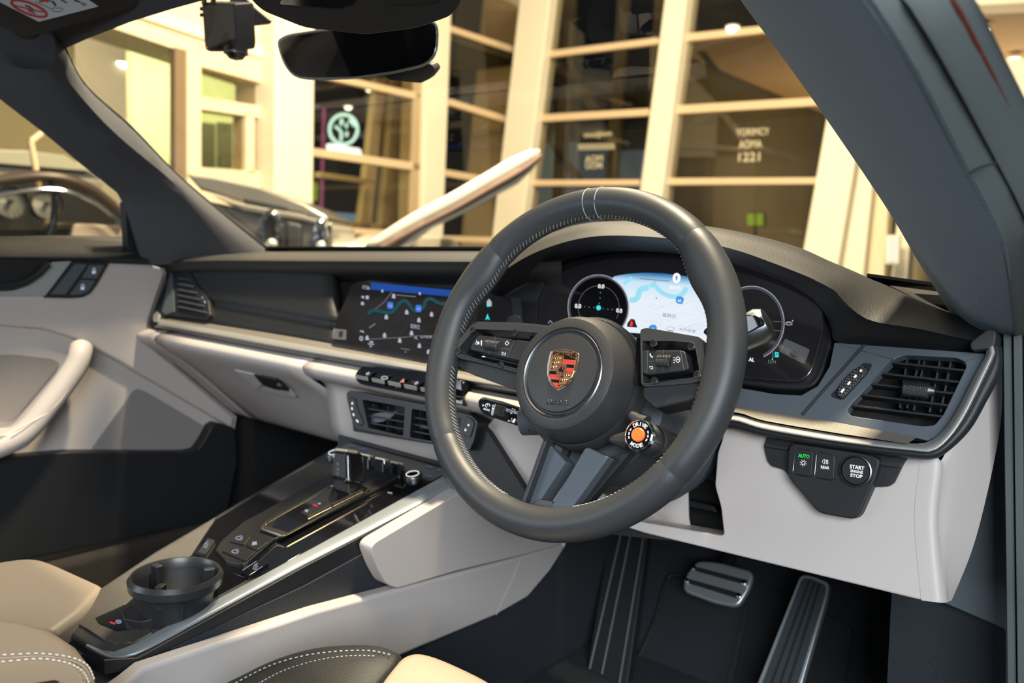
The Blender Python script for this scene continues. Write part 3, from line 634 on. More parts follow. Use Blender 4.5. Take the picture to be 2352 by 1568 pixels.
# ------------------------------------------------------------------ passenger door
DL = Pl((-.70, 0, 0), (1, 0, 0))
t = thing('passenger_door', X(100, 1200, -.70), 'beige leather passenger door with dark top and grab handle', 'door'); t['kind'] = 'thing'
loft('top_pad', M['pad'], t, [[X(x, y, -.80) for x, y in ((-160, 544), (0, 543), (180, 541), (320, 545))], [X(x, y, -.745) for x, y in ((-160, 560), (0, 560), (180, 558), (330, 564))],
      [X(x, y, -.70) for x, y in ((-160, 582), (0, 582), (200, 584), (384, 592))], [X(x, y, -.69) for x, y in ((-160, 592), (0, 592), (200, 595), (388, 603))], [X(x, y, -.70) for x, y in ((-160, 606), (0, 606), (200, 607), (386, 616))]], 20, 3)
slab('lower_panel', M['beige'], t, DL, [(-160, 600), (250, 603), (345, 607), (372, 612), (385, 622), (362, 690), (345, 740), (345, 790), (545, 956), (540, 990), (474, 1040), (-160, 1062)], .03, 0, 0, .003)
slab('upper_panel', M['beige'], t, DL, [(-160, 601), (250, 604), (345, 608), (368, 613), (381, 625), (358, 690), (342, 740), (342, 790), (540, 958), (534, 984), (480, 952), (380, 894), (260, 824), (170, 778), (100, 756), (0, 748), (-160, 746)], .02, .014, 0, .006, 3)
slab('speaker_grille', M['cloth'], t, DL, [(310, 893), (330, 896), (478, 984), (456, 1030), (440, 1034), (208, 1035)], .004, .004, .01)
slab('speaker_grille', M['cloth'], t, DL, [(-160, 828), (30, 814), (122, 824), (140, 836), (30, 966), (-160, 985)], .004, .004, .01)
slab('lower_pocket', M['black'], t, DL, [(-160, 1064), (160, 1038), (430, 1038), (455, 1032), (470, 1010), (486, 980), (500, 971), (518, 975), (540, 984), (545, 1060), (520, 1190), (-160, 1330)], .03, .03, .004, .006, 3)
h = B().tube(cat([X(x, y, xx) for x, y, xx in ((186, 792, -.665), (184, 812, -.648), (168, 850, -.642), (112, 928, -.640), (48, 1000, -.640), (-40, 1040, -.645))], 6), [.012]*3+[.019]*28, 14, ry=None).done('grab_handle', M['beige'], t)
B().tube(cat([X(x, y, xx) for x, y, xx in ((199, 838, -.634), (176, 862, -.625), (122, 938, -.622), (30, 990, -.622))], 5), .0010, 6).done('seam', M['threadb'], h)
slab('arm_rest', M['beige'], t, DL, [(-160, 1000), (60, 998), (84, 1000), (60, 1030), (0, 1052), (-160, 1070)], .07, .07, .006, .01, 3)
slab('latch_recess', M['dark'], t, DL, [(-160, 596), (116, 598), (98, 628), (62, 654), (28, 666), (-160, 670)], .012, .021, .006)
slab('latch_plate', mat('pale_silver_plate', (.42, .44, .43), .4, .3), t, DL, [(-160, 672), (28, 668), (64, 656), (100, 630), (122, 602), (164, 600), (104, 679), (-160, 679)], .01, .019)
B().tube(cat([X(x, y, -.672) for x, y in ((-100, 655), (10, 658), (70, 640), (110, 606))], 4), .006, 10).done('latch_lever', M['black'], t)
k = slab('switch_panel', M['black'], t, DL, [(167, 600), (250, 603), (224, 650), (208, 672), (190, 682), (160, 684), (102, 683)], .012, .0215, .001)
slab('lock_button', M['slate'], k, DL, [(206, 608), (240, 609), (222, 640), (188, 638)], .003, .0235, .001)
slab('lock_button', M['slate'], k, DL, [(186, 642), (219, 644), (204, 668), (186, 676), (160, 677)], .003, .0235, .001)
slab('memory_key', M['slate'], k, DL, [(172, 606), (200, 607), (150, 676), (116, 676)], .003, .0235, .001)
for cx, cy in ((216, 622), (190, 659)):
    g = Print(DL, .0242); g.fill([(cx-4, cy), (cx+4, cy), (cx+3, cy+6), (cx-5, cy+6)]); g.hoop(cx, cy-1, 3.4, 1.4, 5, 180, 360, 12); g.done('lock_icon', M['w2'], k)
slab('mirror_corner', M['black'], t, Pl((-.72, 0, 0), (1, 0, 0)), [(287, 462), (300, 478), (345, 530), (390, 580), (294, 582)], .02, 0, .002, .002)
slab('corner_inlay', M['slate'], t, Pl((-.72, 0, 0), (1, 0, 0)), [(300, 492), (308, 496), (372, 574), (322, 576)], .002, .002)
B().poly([X(-200, 545, -.79), X(330, 560, -.79), X(300, 380, -.79), X(-200, -60, -.79)]).done('window_pane', M['glass'], t, False)
o = B().bx(-.76, -.66, -.9, .40, .15, .24).done('sill_cover', mat('brown_black_carpet', (.035, .028, .022), .9, grain=('noise', 700, .6, .001)), None, bev=.02); tag(o, 'low dark carpeted sill under the passenger door', 'sill')
# ------------------------------------------------------------------ footwell: pedals, footrest, mats
TP = Pl((.3, .52, .30), (0, -.80, .60))
t = thing('brake_pedal', TP.at(1648, 1340), 'wide aluminium brake pedal with two black rubber bars', 'pedal')
slab('plate', M['alu'], t, TP, [(1600, 1286), (1650, 1290), (1732, 1312), (1722, 1350), (1694, 1394), (1640, 1384), (1566, 1356), (1574, 1320)], .012, 0, .012, .004, 3)
for q in ([(1590, 1308), (1596, 1300), (1718, 1332), (1712, 1342)], [(1574, 1336), (1580, 1328), (1702, 1362), (1696, 1374)]): slab('rubber_bar', M['rubber'], t, TP, q, .004, .003, .003, .001)
for x, y in ((1594, 1304), (1577, 1333), (1708, 1338), (1697, 1368)): B().lathe(TP.at(x, y, .003), TP.n, [(.004, 0), (.004, .002), (.002, .003)], 12).done('rivet', M['chrome'], t)
B().tube([TP.at(1660, 1320, -.015), TP.at(1690, 1240, -.06)], .012, 10).done('pedal_arm', M['dark'], t)
AP = Pl((.465, .50, .37), (0, -.80, .60))
t = thing('accelerator_pedal', AP.at(1800, 1568), 'long silver-edged accelerator pedal reaching to the floor', 'pedal')
slab('plate', M['alu'], t, AP, [(1838, 1319), (1862, 1320), (1906, 1338), (1900, 1372), (1830, 1610), (1722, 1610)], .014, 0, .008, .003, 3)
slab('rubber_tread', mat('dark_ribbed_rubber', (.035, .045, .050), .45), t, AP, [(1843, 1327), (1862, 1328), (1898, 1344), (1892, 1372), (1820, 1610), (1736, 1610)], .003, .0025, .006)
for f in (.25, .5, .75):
    a, b = lerp2((1846, 1330), (1894, 1346), f), lerp2((1736, 1610), (1820, 1610), f); B().tube([AP.at(*a, .003), AP.at(*b, .003)], .0016, 6).done('tread_rib', M['rubber'], t)
FP = Pl((.24, .47, .25), (0, -.80, .60))
t = thing('foot_rest', FP.at(1400, 1560), 'black ribbed foot rest left of the brake pedal', 'foot rest')
slab('board', M['rubber'], t, FP, [(1400, 1215), (1490, 1215), (1432, 1640), (1330, 1640)], .02, 0, 0, .003)
for a, b in (((1426, 1225), (1354, 1536)), ((1448, 1225), (1382, 1548)), ((1479, 1225), (1417, 1600))):
    B().tube([FP.at(*a, .003), FP.at(*b, .003)], .0022, 8).done('rib', mat('grey_rubber', (.10, .105, .11), .4), t)  # ribs in a lighter grey rubber than the board
t = thing('floor_mat', (.36, .48, .17), 'black carpet mat behind the pedals in the driver footwell', 'mat')
MPn = Pl((.3, .56, .24), (0, -.80, .60))
slab('pile', mat('mat_pile', (.020, .023, .027), .95, grain=('noise', 1200, .8, .0015)), t, MPn, [(1552, 1322), (1720, 1322), (1960, 1440), (1930, 1640), (1410, 1640), (1456, 1530), (1504, 1424), (1528, 1340)], .012, 0, .01, .003)
B().tube(cat([MPn.at(*p, .001) for p in ((1720, 1322), (1560, 1320), (1530, 1338), (1504, 1424), (1456, 1530), (1405, 1640))], 5), .003, 6).done('binding', M['rubber'], t)
slab('heel_strip', M['rubber'], t, MPn, [(1712, 1390), (1722, 1390), (1676, 1600), (1660, 1600)], .003, .003)
o = B().prism([(-.105, -.9, .15), (.112, -.9, .15), (.108, -.9, .40), (-.10, -.9, .40)], V((0, 1.6, 0))).done('tunnel', M['carpet'], None, bev=.02); tag(o, 'dark carpeted transmission tunnel under the centre console', 'tunnel')
# ================================================================== dashboard
def holed(name, m, parent, pl, outer, holes, depth, off=0., ro=0., rh=0., bev=0.):
    """plate with real openings"""
    bm = bmesh.new(); es = []
    for k, lp in enumerate([outer]+holes):
        pts = [pl.at(x, y, off) for x, y in lp]
        rr = ro if k == 0 else rh
        if rr: pts = rnd(pts, rr)
        vs = [bm.verts.new(p) for p in pts]; es += [bm.edges.new((vs[i-1], vs[i])) for i in range(len(vs))]
    bmesh.ops.triangle_fill(bm, use_beauty=True, use_dissolve=False, edges=es)
    bmesh.ops.recalc_face_normals(bm, faces=bm.faces)
    if bm.faces and sum((f.normal*f.calc_area() for f in bm.faces), V()).dot(pl.n) < 0: bmesh.ops.reverse_faces(bm, faces=bm.faces)
    g = bmesh.ops.extrude_face_region(bm, geom=list(bm.faces))
    for v in g['geom']:
        if isinstance(v, bmesh.types.BMVert): v.co -= pl.n*depth
    b = B(); b.bm.free(); b.bm = bm
    return b.done(name, m, parent, bev=bev)
DP = Pl((0, .137, .656), (0, -1, .5))
KP = Pl((.6, .14, .626), (0, -1, .2))
dash = thing('dashboard', (0, .3, .55), 'full-width dashboard with black padded top, silver trim strip and beige lower half', 'dashboard')
xs = (300, 480, 700, 900, 1100, 1290)
rows = [[Y(x, 576.5-(x-300)*.002, .38) for x in xs], [Y(x, 584, .25) for x in xs], [DP.at(x, 594+(x-300)*.004, .022) for x in xs], [DP.at(x, 606+(x-300)*.004, .020) for x in xs], [DP.at(x, 622+(x-300)*.01, .006) for x in xs], [DP.at(x, 630+(x-300)*.03, -.03) for x in xs]]
rows = [[p if i else V((-.715, p.y, p.z)) for i, p in enumerate(r)] for r in rows]
loft('top_pad', M['pad'], dash, rows, 30, 3)
part(loft('upper_fascia', M['fascia'], dash, [[DP.at(*p, .004) for p in ((386, 606), (480, 610), (620, 614), (757, 618))], [DP.at(*p, .004) for p in ((392, 640), (480, 648), (620, 668), (764, 690))], [DP.at(*p, .002) for p in ((396, 668), (480, 685), (620, 709), (770, 736))],
      [DP.at(*p, -.004) for p in ((396, 676), (480, 692), (620, 716), (771, 742))], [DP.at(*p, -.002) for p in ((372, 722), (480, 741), (620, 763), (774, 790))]], 20, 3, solid=.02), 'black stitched passenger fascia')
slab('shade_backing', M['dark'], dash, DP, [(300, 600), (1330, 590), (1330, 900), (300, 740)], .01, -.034)  # black-coloured sheet puts the shadow into the recess above the display
# silver trim strip, passenger side
sT = [(372, 725), (500, 745), (700, 777), (980, 828), (1063, 848), (1260, 884)]
sM = [(368, 734), (500, 757), (700, 792), (980, 842), (1063, 860), (1260, 894)]
sB = [(362, 745), (500, 769), (700, 806), (980, 853), (1063, 871), (1260, 903)]
sG = [(352, 751), (500, 782), (700, 819), (980, 868), (1063, 884), (1260, 916)]
part(loft('trim_mesh', M['mesh'], dash, [[DP.at(*p, -.004) for p in sT], [DP.at(*p, .010) for p in sM]], 30), 'silver mesh trim strip')
part(loft('trim_strip', M['silver'], dash, [[DP.at(*p, .010) for p in sM], [DP.at(*p, .0145) for p in [((a[0]+b[0])/2, (a[1]+b[1])/2) for a, b in zip(sM, sB)]], [DP.at(*p, .016) for p in sB], [DP.at(x, y+2, .012) for x, y in sB]], 30, 2), 'satin silver trim strip')
loft('trim_base', M['steel'], dash, [[DP.at(x, y+1, .011) for x, y in sB], [DP.at(*p, .006) for p in sG], [DP.at(x, y+4, -.01) for x, y in sG]], 30, 2)
# beige lower half: one profile carried across the car
prof = [(.131, .6405), (.114, .6375), (.104, .631), (.105, .622), (.122, .607), (.165, .578), (.207, .543), (.26, .495), (.31, .452), (.36, .440)]
prof2 = [(.131, .6405), (.114, .6375), (.104, .631), (.106, .622), (.120, .612), (.145, .60), (.155, .56), (.165, .52), (.20, .49)]
def bl(xa, xb, n=8, pr=None): return [[V((xa+(xb-xa)*i/n, y, z)) for i in range(n+1)] for y, z in (pr or prof)]
gb = thing('glove_box', (-.42, .15, .5), 'beige leather glove box lid with dark release handle ahead of the passenger', 'glove box')
loft('lid', M['beige'], gb, bl(-.622, -.190), 12, 3, solid=.004)
loft('end_cap', M['beige'], dash, bl(-.692, -.625, 3), 6, 3, solid=.004)
GP = Pl((-.32, .165, .578), (0, -.66, -.75))
k = slab('handle_bezel', M['beige'], gb, GP, [(534, 848), (586, 858), (664, 897), (678, 914), (640, 906), (590, 896)], .004, .003, .002, .001)
slab('handle_recess', M['dark'], k, GP, [(583, 861), (636, 871), (664, 898), (632, 894), (606, 886)], .003, .005, .002)
slab('release_lever', M['black'], k, GP, [(596, 864), (634, 872), (658, 896), (628, 888)], .004, .008, .002, .001)
slab('scoop', M['beige'], k, GP, [(538, 850), (582, 860), (600, 886), (590, 893)], .003, .005, .001, .001)
B().tube([GP.at(636, 884, .009), GP.at(646, 888, .009)], .0012, 6).done('lock_barrel', M['chrome'], k)
loft('centre_lower', M['beige'], dash, bl(-.187, .43, 12, prof2), 24, 3, solid=.004)
slab('column_cheek', M['beige'], dash, Pl((0, .125, .55), (0, -1, .15)), [(1110, 985), (1160, 930), (1420, 990), (1420, 1200), (1300, 1190), (1215, 1148)], .02, 0, .004, .003)
slab('lower_shroud', M['dark'], dash, Pl((0, .165, .52), (0, -1, .3)), [(780, 975), (1130, 1010), (1180, 1190), (1000, 1160), (770, 1080)], .02)
slab('side_cheek', M['fascia'], dash, Pl((0, .112, .55), (0, -1, .2)), [(1036, 920), (1068, 934), (1094, 962), (1120, 990), (1246, 1190), (1190, 1200), (1010, 1090)], .012, 0, .004, .002)
# driver's side trim
rt = [(1640, 921), (1699, 933), (1760, 942), (1890, 964), (2010, 986), (2106, 1004)]; rb = [(1640, 944), (1699, 948), (1753, 965), (1890, 989), (2000, 1006), (2084, 1019)]
part(loft('trim_mesh', M['mesh'], dash, [[DP.at(*p, 0) for p in rt], [DP.at(*p, .012) for p in rb]], 30), 'silver mesh trim under the outer vent')
li = [(1640, 950), (1695, 952), (1753, 968), (1890, 992), (2000, 1009), (2095, 1018), (2129, 1015), (2162, 994), (2196, 946), (2234, 872), (2263, 818), (2266, 800)]
lo = [(1640, 962), (1692, 966), (1753, 984), (1890, 1008), (2000, 1023), (2095, 1033), (2140, 1035), (2178, 1006), (2215, 952), (2254, 872), (2284, 806), (2280, 794)]
ou = [(1640, 982), (1690, 986), (1753, 1002), (1890, 1026), (2000, 1041), (2081, 1051), (2142, 1054), (2180, 1034), (2228, 986), (2265, 922), (2300, 852), (2300, 796)]
part(loft('trim_strip', M['silver'], dash, [[DP.at(*p, .006) for p in li], [DP.at((a[0]+b[0])/2, (a[1]+b[1])/2, .0145) for a, b in zip(li, lo)], [DP.at(*p, .016) for p in lo], [DP.at(*p, .010) for p in [(a[0]*.85+b[0]*.15, a[1]*.85+b[1]*.15) for a, b in zip(lo, ou)]]], 48, 3), 'curved satin silver trim strip')
loft('trim_base', M['black'], dash, [[DP.at(*p, .011) for p in lo], [DP.at((a[0]*.5+b[0]*.5), (a[1]*.5+b[1]*.5), .012) for a, b in zip(lo, ou)], [DP.at(*p, .004) for p in ou], [DP.at(*p, -.03) for p in ou]], 48, 3)
ventR = [(2054, 824), (1955, 928), (1946, 942), (1953, 954), (2120, 978), (2146, 976), (2166, 952), (2220, 840), (2214, 829), (2196, 821), (2078, 815)]
part(holed('driver_fascia', M['slate'], dash, DP, [(1640, 876), (1700, 890), (1780, 904), (1840, 907), (1878, 885), (1905, 840), (1916, 786), (2264, 811), (2268, 826), (2240, 872), (2200, 950), (2164, 998), (2130, 1012), (2106, 1006), (1890, 966), (1690, 934), (1640, 924)], [ventR], .012, -.001, 0, .003, .001), 'slate grey driver fascia around the outer vent')
B().tube([DP.at(*p, .0002) for p in ((1986, 791), (1890, 898), (1843, 952))], .0013, 6).done('panel_gap', M['dark'], dash)
ft = [(1640, 942), (1690, 950), (1760, 962)]
# knee panel
kn = slab('knee_panel', M['beige'], dash, KP, [(1664, 975), (1700, 975), (1890, 1012), (2128, 1049), (2140, 1066), (2130, 1200), (2143, 1382), (2110, 1377), (1480, 1224), (1400, 1198), (1325, 1122), (1336, 1086), (1384, 1128), (1470, 1197), (1662, 1230), (1655, 1165), (1641, 1115), (1647, 1040), (1658, 1008)], .05, 0, .004, .008, 4)
part(kn, 'beige padded knee panel')
e1 = [(2152, 1052), (2158, 1068), (2146, 1200), (2162, 1384)]
loft('knee_panel_side', M['beige'], dash, [[KP.at(x-46, y-6, .0004) for x, y in e1], [KP.at(x-26, y-3, .0006) for x, y in e1], [KP.at(x-8, y-1, .0002) for x, y in e1], [KP.at(x+4, y, -.003) for x, y in e1], [KP.at(x+14, y-1, -.010) for x, y in e1],
      [Y(x, y, q) for x, y, q in ((2226, 935, .182), (2218, 1005, .178), (2188, 1195, .158), (2177, 1382, .138))], [Y(x, y, q) for x, y, q in ((2302, 846, .24), (2296, 990, .23), (2243, 1230, .19), (2186, 1378, .152))]], 24, 3, ang=80)
slab('column_cavity', M['dark'], dash, KP, [(1290, 930), (1740, 955), (1740, 1262), (1290, 1215)], .01, -.09)
for q in ([(1500, 1130), (1640, 1160), (1650, 1180), (1480, 1145)], [(1560, 1060), (1650, 1080), (1650, 1110), (1560, 1090)]): slab('cavity_bracket', M['black'], dash, KP, q, .02, -.06, 0, .003)
# instrument hood
hs = [(1110, 610), (1150, 590), (1210, 561), (1275, 538), (1351, 518), (1438, 513), (1535, 516), (1641, 526), (1739, 544), (1837, 571), (1905, 600), (1963, 624), (2016, 649), (2097, 686), (2199, 724), (2262, 740), (2276, 748)]
hb = [(1110, 650), (1150, 626), (1212, 588), (1286, 559), (1362, 543), (1438, 541), (1524, 546), (1600, 554), (1690, 574), (1784, 607), (1873, 643), (1918, 668), (1946, 700), (2000, 736), (2110, 755), (2230, 781), (2278, 776)]
hc = [(1140, 690), (1170, 670), (1226, 640), (1290, 604), (1362, 584), (1438, 577), (1524, 580), (1600, 589), (1690, 609), (1784, 640), (1848, 672), (1884, 704), (1908, 745), (1925, 788), (2050, 798), (2180, 807), (2276, 813)]
n_ = len(hs); ys = [.205+.05*max(0, (i-7)/(n_-8))**1.5 for i in range(n_)]; yb = [.150+.03*max(0, (i-10)/(n_-11)) for i in range(n_)]
r2 = [Y(*p, y) for p, y in zip(hs, ys)]; r3 = [Y((a[0]+b[0])/2, (a[1]*.45+b[1]*.55), (y1*.4+y2*.6)) for a, b, y1, y2 in zip(hs, hb, ys, yb)]; r4 = [Y(*p, y) for p, y in zip(hb, yb)]
r5 = [DP.at(*p, -.012) for p in hc]; r45 = [a.lerp(b, .18)+V((0, .004, -.001)) for a, b in zip(r4, r5)]
r1 = [Y(x, y+5, .29) for x, y in hs]; r0 = [V((p.x*.98, .38, min(.797, Y(x, y+10, .38).z))) for p, (x, y) in zip(r2, hs)]
part(loft('instrument_hood', M['pad'], dash, [r0, r1, r2, r3, r4], 64, 3, ang=80), 'grained black hood arching over the instruments')
part(loft('hood_underside', M['black'], dash, [[p+V((0, .001, -.0005)) for p in r4], r45, r5], 64, 2), 'smooth shadowed underside of the hood')
slab('pad_end', M['pad'], dash, Pl((0, .17, .75), (0, -1, .2)), [(2226, 786), (2272, 752), (2290, 760), (2284, 800), (2230, 806)], .06, 0, .004, .004)
slab('hood_cheek', M['black'], dash, DP, [(1176, 640), (1222, 618), (1262, 606), (1250, 645), (1232, 690), (1232, 770), (1244, 812), (1170, 800), (1176, 700)], .02, -.016, .003, .001)
# ------------------------------------------------------------------ centre display
t = thing('centre_display', DP.at(960, 820), 'wide black touch display showing a dark street map left of the steering wheel', 'display')
slab('glass', M['scr'], t, DP, [(806, 657), (818, 648), (852, 643), (1040, 660), (1150, 680), (1172, 690), (1180, 800), (1176, 850), (988, 826), (768, 786), (764, 780), (772, 735)], .012, .006, .004, .001)
slab('side_bezel', M['black'], t, DP, [(1172, 680), (1196, 686), (1204, 800), (1180, 856), (1176, 800)], .01, .004, .002, .001)
g = Print(DP, .0068); g.fill([(852, 648.5), (1060, 668), (1060, 683), (852, 664.5)]); g.done('blue_bar', glow('map_blue', (.018, .075, .36), 1.), t)
rv = glow('map_river', (.020, .075, .085), 1.); g = Print(DP, .0067)
g.line([(846, 722), (856, 713), (880, 716), (900, 717), (912, 704), (920, 694), (930, 690), (938, 697), (948, 710), (958, 714), (972, 706), (978, 690), (990, 686), (1004, 694), (1020, 698), (1040, 694)], 8, 4); g.done('river', rv, t)
g = Print(DP, .0066); rr_ = random.Random(3)
for i in range(60):
    x, y = rr_.uniform(850, 1000), rr_.uniform(735, 812); a = rr_.choice((.35, -1.0, .15, -.8)); l = rr_.uniform(10, 42)
    g.line([(x, y), (min(x+l*math.cos(a), 1005), min(max(y+l*math.sin(a), 720), 815))], .9)
for i in range(16):
    x, y = rr_.uniform(960, 1010), rr_.uniform(705, 760); g.line([(x, y), (x+rr_.uniform(8, 20), y-rr_.uniform(8, 18))], .9)
g.done('street_lines', glow('map_grey', (.035, .032, .032), 1.), t)
g = Print(DP, .00665); g.line([(846, 779), (920, 775), (960, 771), (1000, 772)], 2.4); g.line([(900, 671), (880, 696), (858, 712)], 2.5); g.done('main_road', glow('map_light_grey', (.13, .13, .14), 1.), t)
g = Print(DP, .0070)
for x, y in ((878, 668), (904, 680), (887, 728), (934, 717), (962, 735), (991, 722), (945, 765), (883, 770), (918, 782), (963, 794), (984, 808), (843, 776), (964, 674)):
    s_ = .62 if (x, y) in ((964, 674), (878, 668)) else 1
    g.fill([(x-3.6*s_, y+4.5*s_), (x-3.6*s_, y-1.5*s_), (x-1*s_, y-6*s_), (x+1.5*s_, y-6*s_), (x+3.8*s_, y-1*s_), (x+3.8*s_, y+5*s_)])
g.done('map_pin', M['w2'], t)
g = Print(DP, .0070)
for x, y in ((896, 701), (961, 708)): g.fill([(x-7, y), (x-5, y-8), (x+6, y-7.4), (x+7.5, y+.5), (x+5.5, y+8.5), (x-5.5, y+8)])
g.done('route_badge', glow('badge_blue', (.05, .19, .78), 1.), t)
text('318', M['w2'], t, DP, (891.5, 698.5), (901, 699.3), (891.5, 704), .0074); text('60', M['w2'], t, DP, (957.5, 705.5), (965, 706.2), (957.5, 711), .0074)
text('17:56', M['w2'], t, DP, (832.5, 654.5), (849, 656.5), (832.5, 663), .0072)
text('葛飾区', M['w2'], t, DP, (943, 743), (965, 746), (942, 753), .0072, bold=.0); text('水戸街道', M['w2'], t, DP, (966, 770.5), (992, 770), (965, 777), .0072, bold=0)
g = Print(DP, .0070); g.fill([(840.5, 678.5), (847, 679), (846.5, 687), (840, 686.5)]); g.fill([(829.5, 693), (836, 693.6), (835.5, 700.5), (829, 700)]); g.fill([(830.5, 679), (836.5, 680), (836, 685), (830.5, 684)])
g.hoop(829.5, 777, 3, 2.4, 4.4); g.line([(827, 760), (834, 760.5), (834, 764)], 3); g.fill([(849, 783), (857, 784), (857, 788), (849, 787)]); g.line([(845, 789.5), (859, 791)], 2); g.fill([(849.5, 793), (853.5, 793.4), (853, 797), (849.3, 796.6)]); g.line([(952, 778), (955, 772.5), (958, 779)], 2)
g.done('menu_icon', M['w2'], t)
g = Print(DP, .0070); g.line([(909, 677), (955, 681)], 2); g.line([(848, 753), (862, 743)], 3); g.line([(921, 800), (941, 803)], 1.8); g.fill([(930, 806), (934, 806.4), (932, 810), (928.5, 809.6)]); g.done('caption', M['wd'], t)
g = Print(DP, .0070); g.fill([(1118, 692), (1123, 686), (1129, 692.5), (1129, 703), (1118, 703)]); g.done('home_icon', M['w2'], t)
g = Print(DP, .0072); g.fill([(1119.5, 720), (1114.5, 735), (1119.5, 731.5), (1125, 735)]); g.fill([(1118, 699), (1124, 699), (1124, 704), (1118, 704)]); g.done('arrow_icon', M['cyan'], t)
k = slab('clear_sticker', M['film'], t, DP, [(766, 754), (795, 757), (794, 780), (764, 778)], .0008, .0072, .001); slab('sticker_mark', M['dark'], k, DP, [(779, 760), (788, 761), (786, 773), (778, 772)], .0004, .0076)
# ------------------------------------------------------------------ instrument display
CL = Pl(DP.p, DP.n); c0 = -.022
t = thing('instrument_display', CL.at(1560, 860, c0), 'curved black instrument display with bright map and round gauges behind the wheel', 'display')
oc = [(1234, 700), (1240, 660), (1275, 630), (1330, 607), (1400, 594), (1500, 589), (1620, 596), (1720, 614), (1800, 640), (1862, 676), (1888, 708), (1892, 745), (1884, 790), (1866, 846), (1848, 870), (1818, 877), (1760, 874), (1600, 854), (1400, 824), (1262, 802), (1238, 772)]
slab('glass', M['scr'], t, CL, oc, .01, c0, .006, .001)
cc = (1560, 735); big = [(cc[0]+(x-cc[0])*1.06+(0 if x < 1500 else 6), cc[1]+(y-cc[1])*1.13) for x, y in oc]
slab('surround', M['black'], t, CL, big, .02, c0-.008, .008, .004)
ed = [(1886, 712), (1890, 745), (1882, 790), (1864, 846), (1846, 868), (1816, 875), (1700, 866)]
B().tube(cat([CL.at(*p, c0+.001) for p in ed], 6), .0007, 6).done('edge_line', M['steel'], t)
ma = [(1400, 644), (1412, 634), (1440, 629), (1480, 626), (1520, 627), (1570, 633), (1610, 645), (1640, 660), (1650, 700), (1652, 775), (1640, 800), (1600, 776), (1430, 762), (1424, 756)]
mm = glow('map_white', (.72, .82, 1), .95); nt = mm.node_tree
tc = nt.nodes.new('ShaderNodeTexCoord'); sx = nt.nodes.new('ShaderNodeSeparateXYZ'); mr = nt.nodes.new('ShaderNodeMapRange'); rp2 = nt.nodes.new('ShaderNodeValToRGB')
z1, z0 = CL.at(1520, 627, c0).z, CL.at(1520, 690, c0).z
mr.inputs['From Min'].default_value = z0; mr.inputs['From Max'].default_value = z1
rp2.color_ramp.elements[0].color = (.86, .92, 1, 1); rp2.color_ramp.elements[1].color = (.01, .10, .28, 1); e_ = rp2.color_ramp.elements.new(.62); e_.color = (.62, .84, 1, 1); e_ = rp2.color_ramp.elements.new(.88); e_.color = (.10, .32, .60, 1)
nt.links.new(tc.outputs['Object'], sx.inputs[0]); nt.links.new(sx.outputs['Z'], mr.inputs[0]); nt.links.new(mr.outputs[0], rp2.inputs[0]); nt.links.new(rp2.outputs[0], nt.nodes['Emission'].inputs[0])
Print(CL, c0+.0006).fill(ma).done('map_panel', mm, t)
rvb = glow('river_cyan', (.36, .80, .95), .95); g = Print(CL, c0+.0008)
g.line([(1446, 688), (1458, 688), (1466, 680), (1468, 669), (1478, 662), (1490, 660)], 13, 4); g.line([(1492, 657), (1502, 654), (1512, 664), (1524, 674), (1540, 680), (1556, 681), (1570, 672), (1577, 660)], 10, 4); g.line([(1432, 652), (1440, 645), (1452, 638)], 9, 3); g.done('river', rvb, t)
g = Print(CL, c0+.0007)
for i in range(26):
    x, y = rr_.uniform(1450, 1620), rr_.uniform(690, 765); a = rr_.choice((.18, .5, -.5, -.35)); l = rr_.uniform(18, 60); g.line([(x, y), (min(x+l*math.cos(a), 1640), y+l*math.sin(a))], 1.)
g.done('street_lines', glow('map_line', (.70, .78, .92), .95), t)
g = Print(CL, c0+.0010); g.fill([(1553, 684), (1556, 680), (1566, 681), (1571, 685), (1569, 695), (1566, 698), (1556, 697), (1552, 692)]); g.fill([(1490, 750), (1497, 745), (1506, 746), (1509, 752), (1507, 760), (1492, 758)]); g.done('route_badge', glow('badge_sky', (.06, .30, .80), 1.), t)
text('60', M['w'], t, CL, (1557, 686), (1565, 687), (1556.5, 693), c0+.0013); text('6', M['w'], t, CL, (1497, 752), (1502, 752.6), (1496.5, 759), c0+.0013)
text('0', M['w'], t, CL, (1545.5, 626), (1564, 627), (1544, 649.5), c0+.0013, bold=.05); text('km/h', M['w'], t, CL, (1539, 654), (1564.5, 656.5), (1538.5, 662.5), c0+.0013, bold=.02)
dk = glow('map_ink', (.20, .22, .26), 1.)
text('葛飾区', dk, t, CL, (1522, 718), (1554, 722), (1521, 727), c0+.0012, bold=0); text('水戸街道', dk, t, CL, (1560, 752), (1598, 757), (1559, 759), c0+.0012, bold=0)
g = Print(CL, c0+.0012); g.line([(1469, 639.5), (1538, 645.5)], 1.8); g.fill([(1506, 683), (1509, 683), (1509, 686), (1506, 686)]); g.fill([(1503, 646), (1505, 646), (1504, 649), (1502, 649)]); g.hoop(1540, 755, 9, .8, 5); g.line([(1533, 762), (1539, 758), (1546, 763)], 2.); g.done('map_caption', dk, t)
g = Print(CL, c0+.0014); g.fill([(1441, 742), (1449, 732), (1457, 733), (1464, 752), (1440, 750)]); g.done('seat_belt_backing', M['dark'], t)
g = Print(CL, c0+.0018); g.fill([(1446, 748), (1449, 737), (1452, 736), (1454, 743), (1452, 749)]); g.done('seat_belt_icon', M['redl'], t)
k = Print(CL, c0+.0009).disc(1375, 706, 69, 73, 40).done('gauge_face', M['gloss'], t)
rim = glow('gauge_rim', (.55, .57, .72), .9); rim2 = glow('gauge_rim_dim', (.07, .07, .09), 1.)
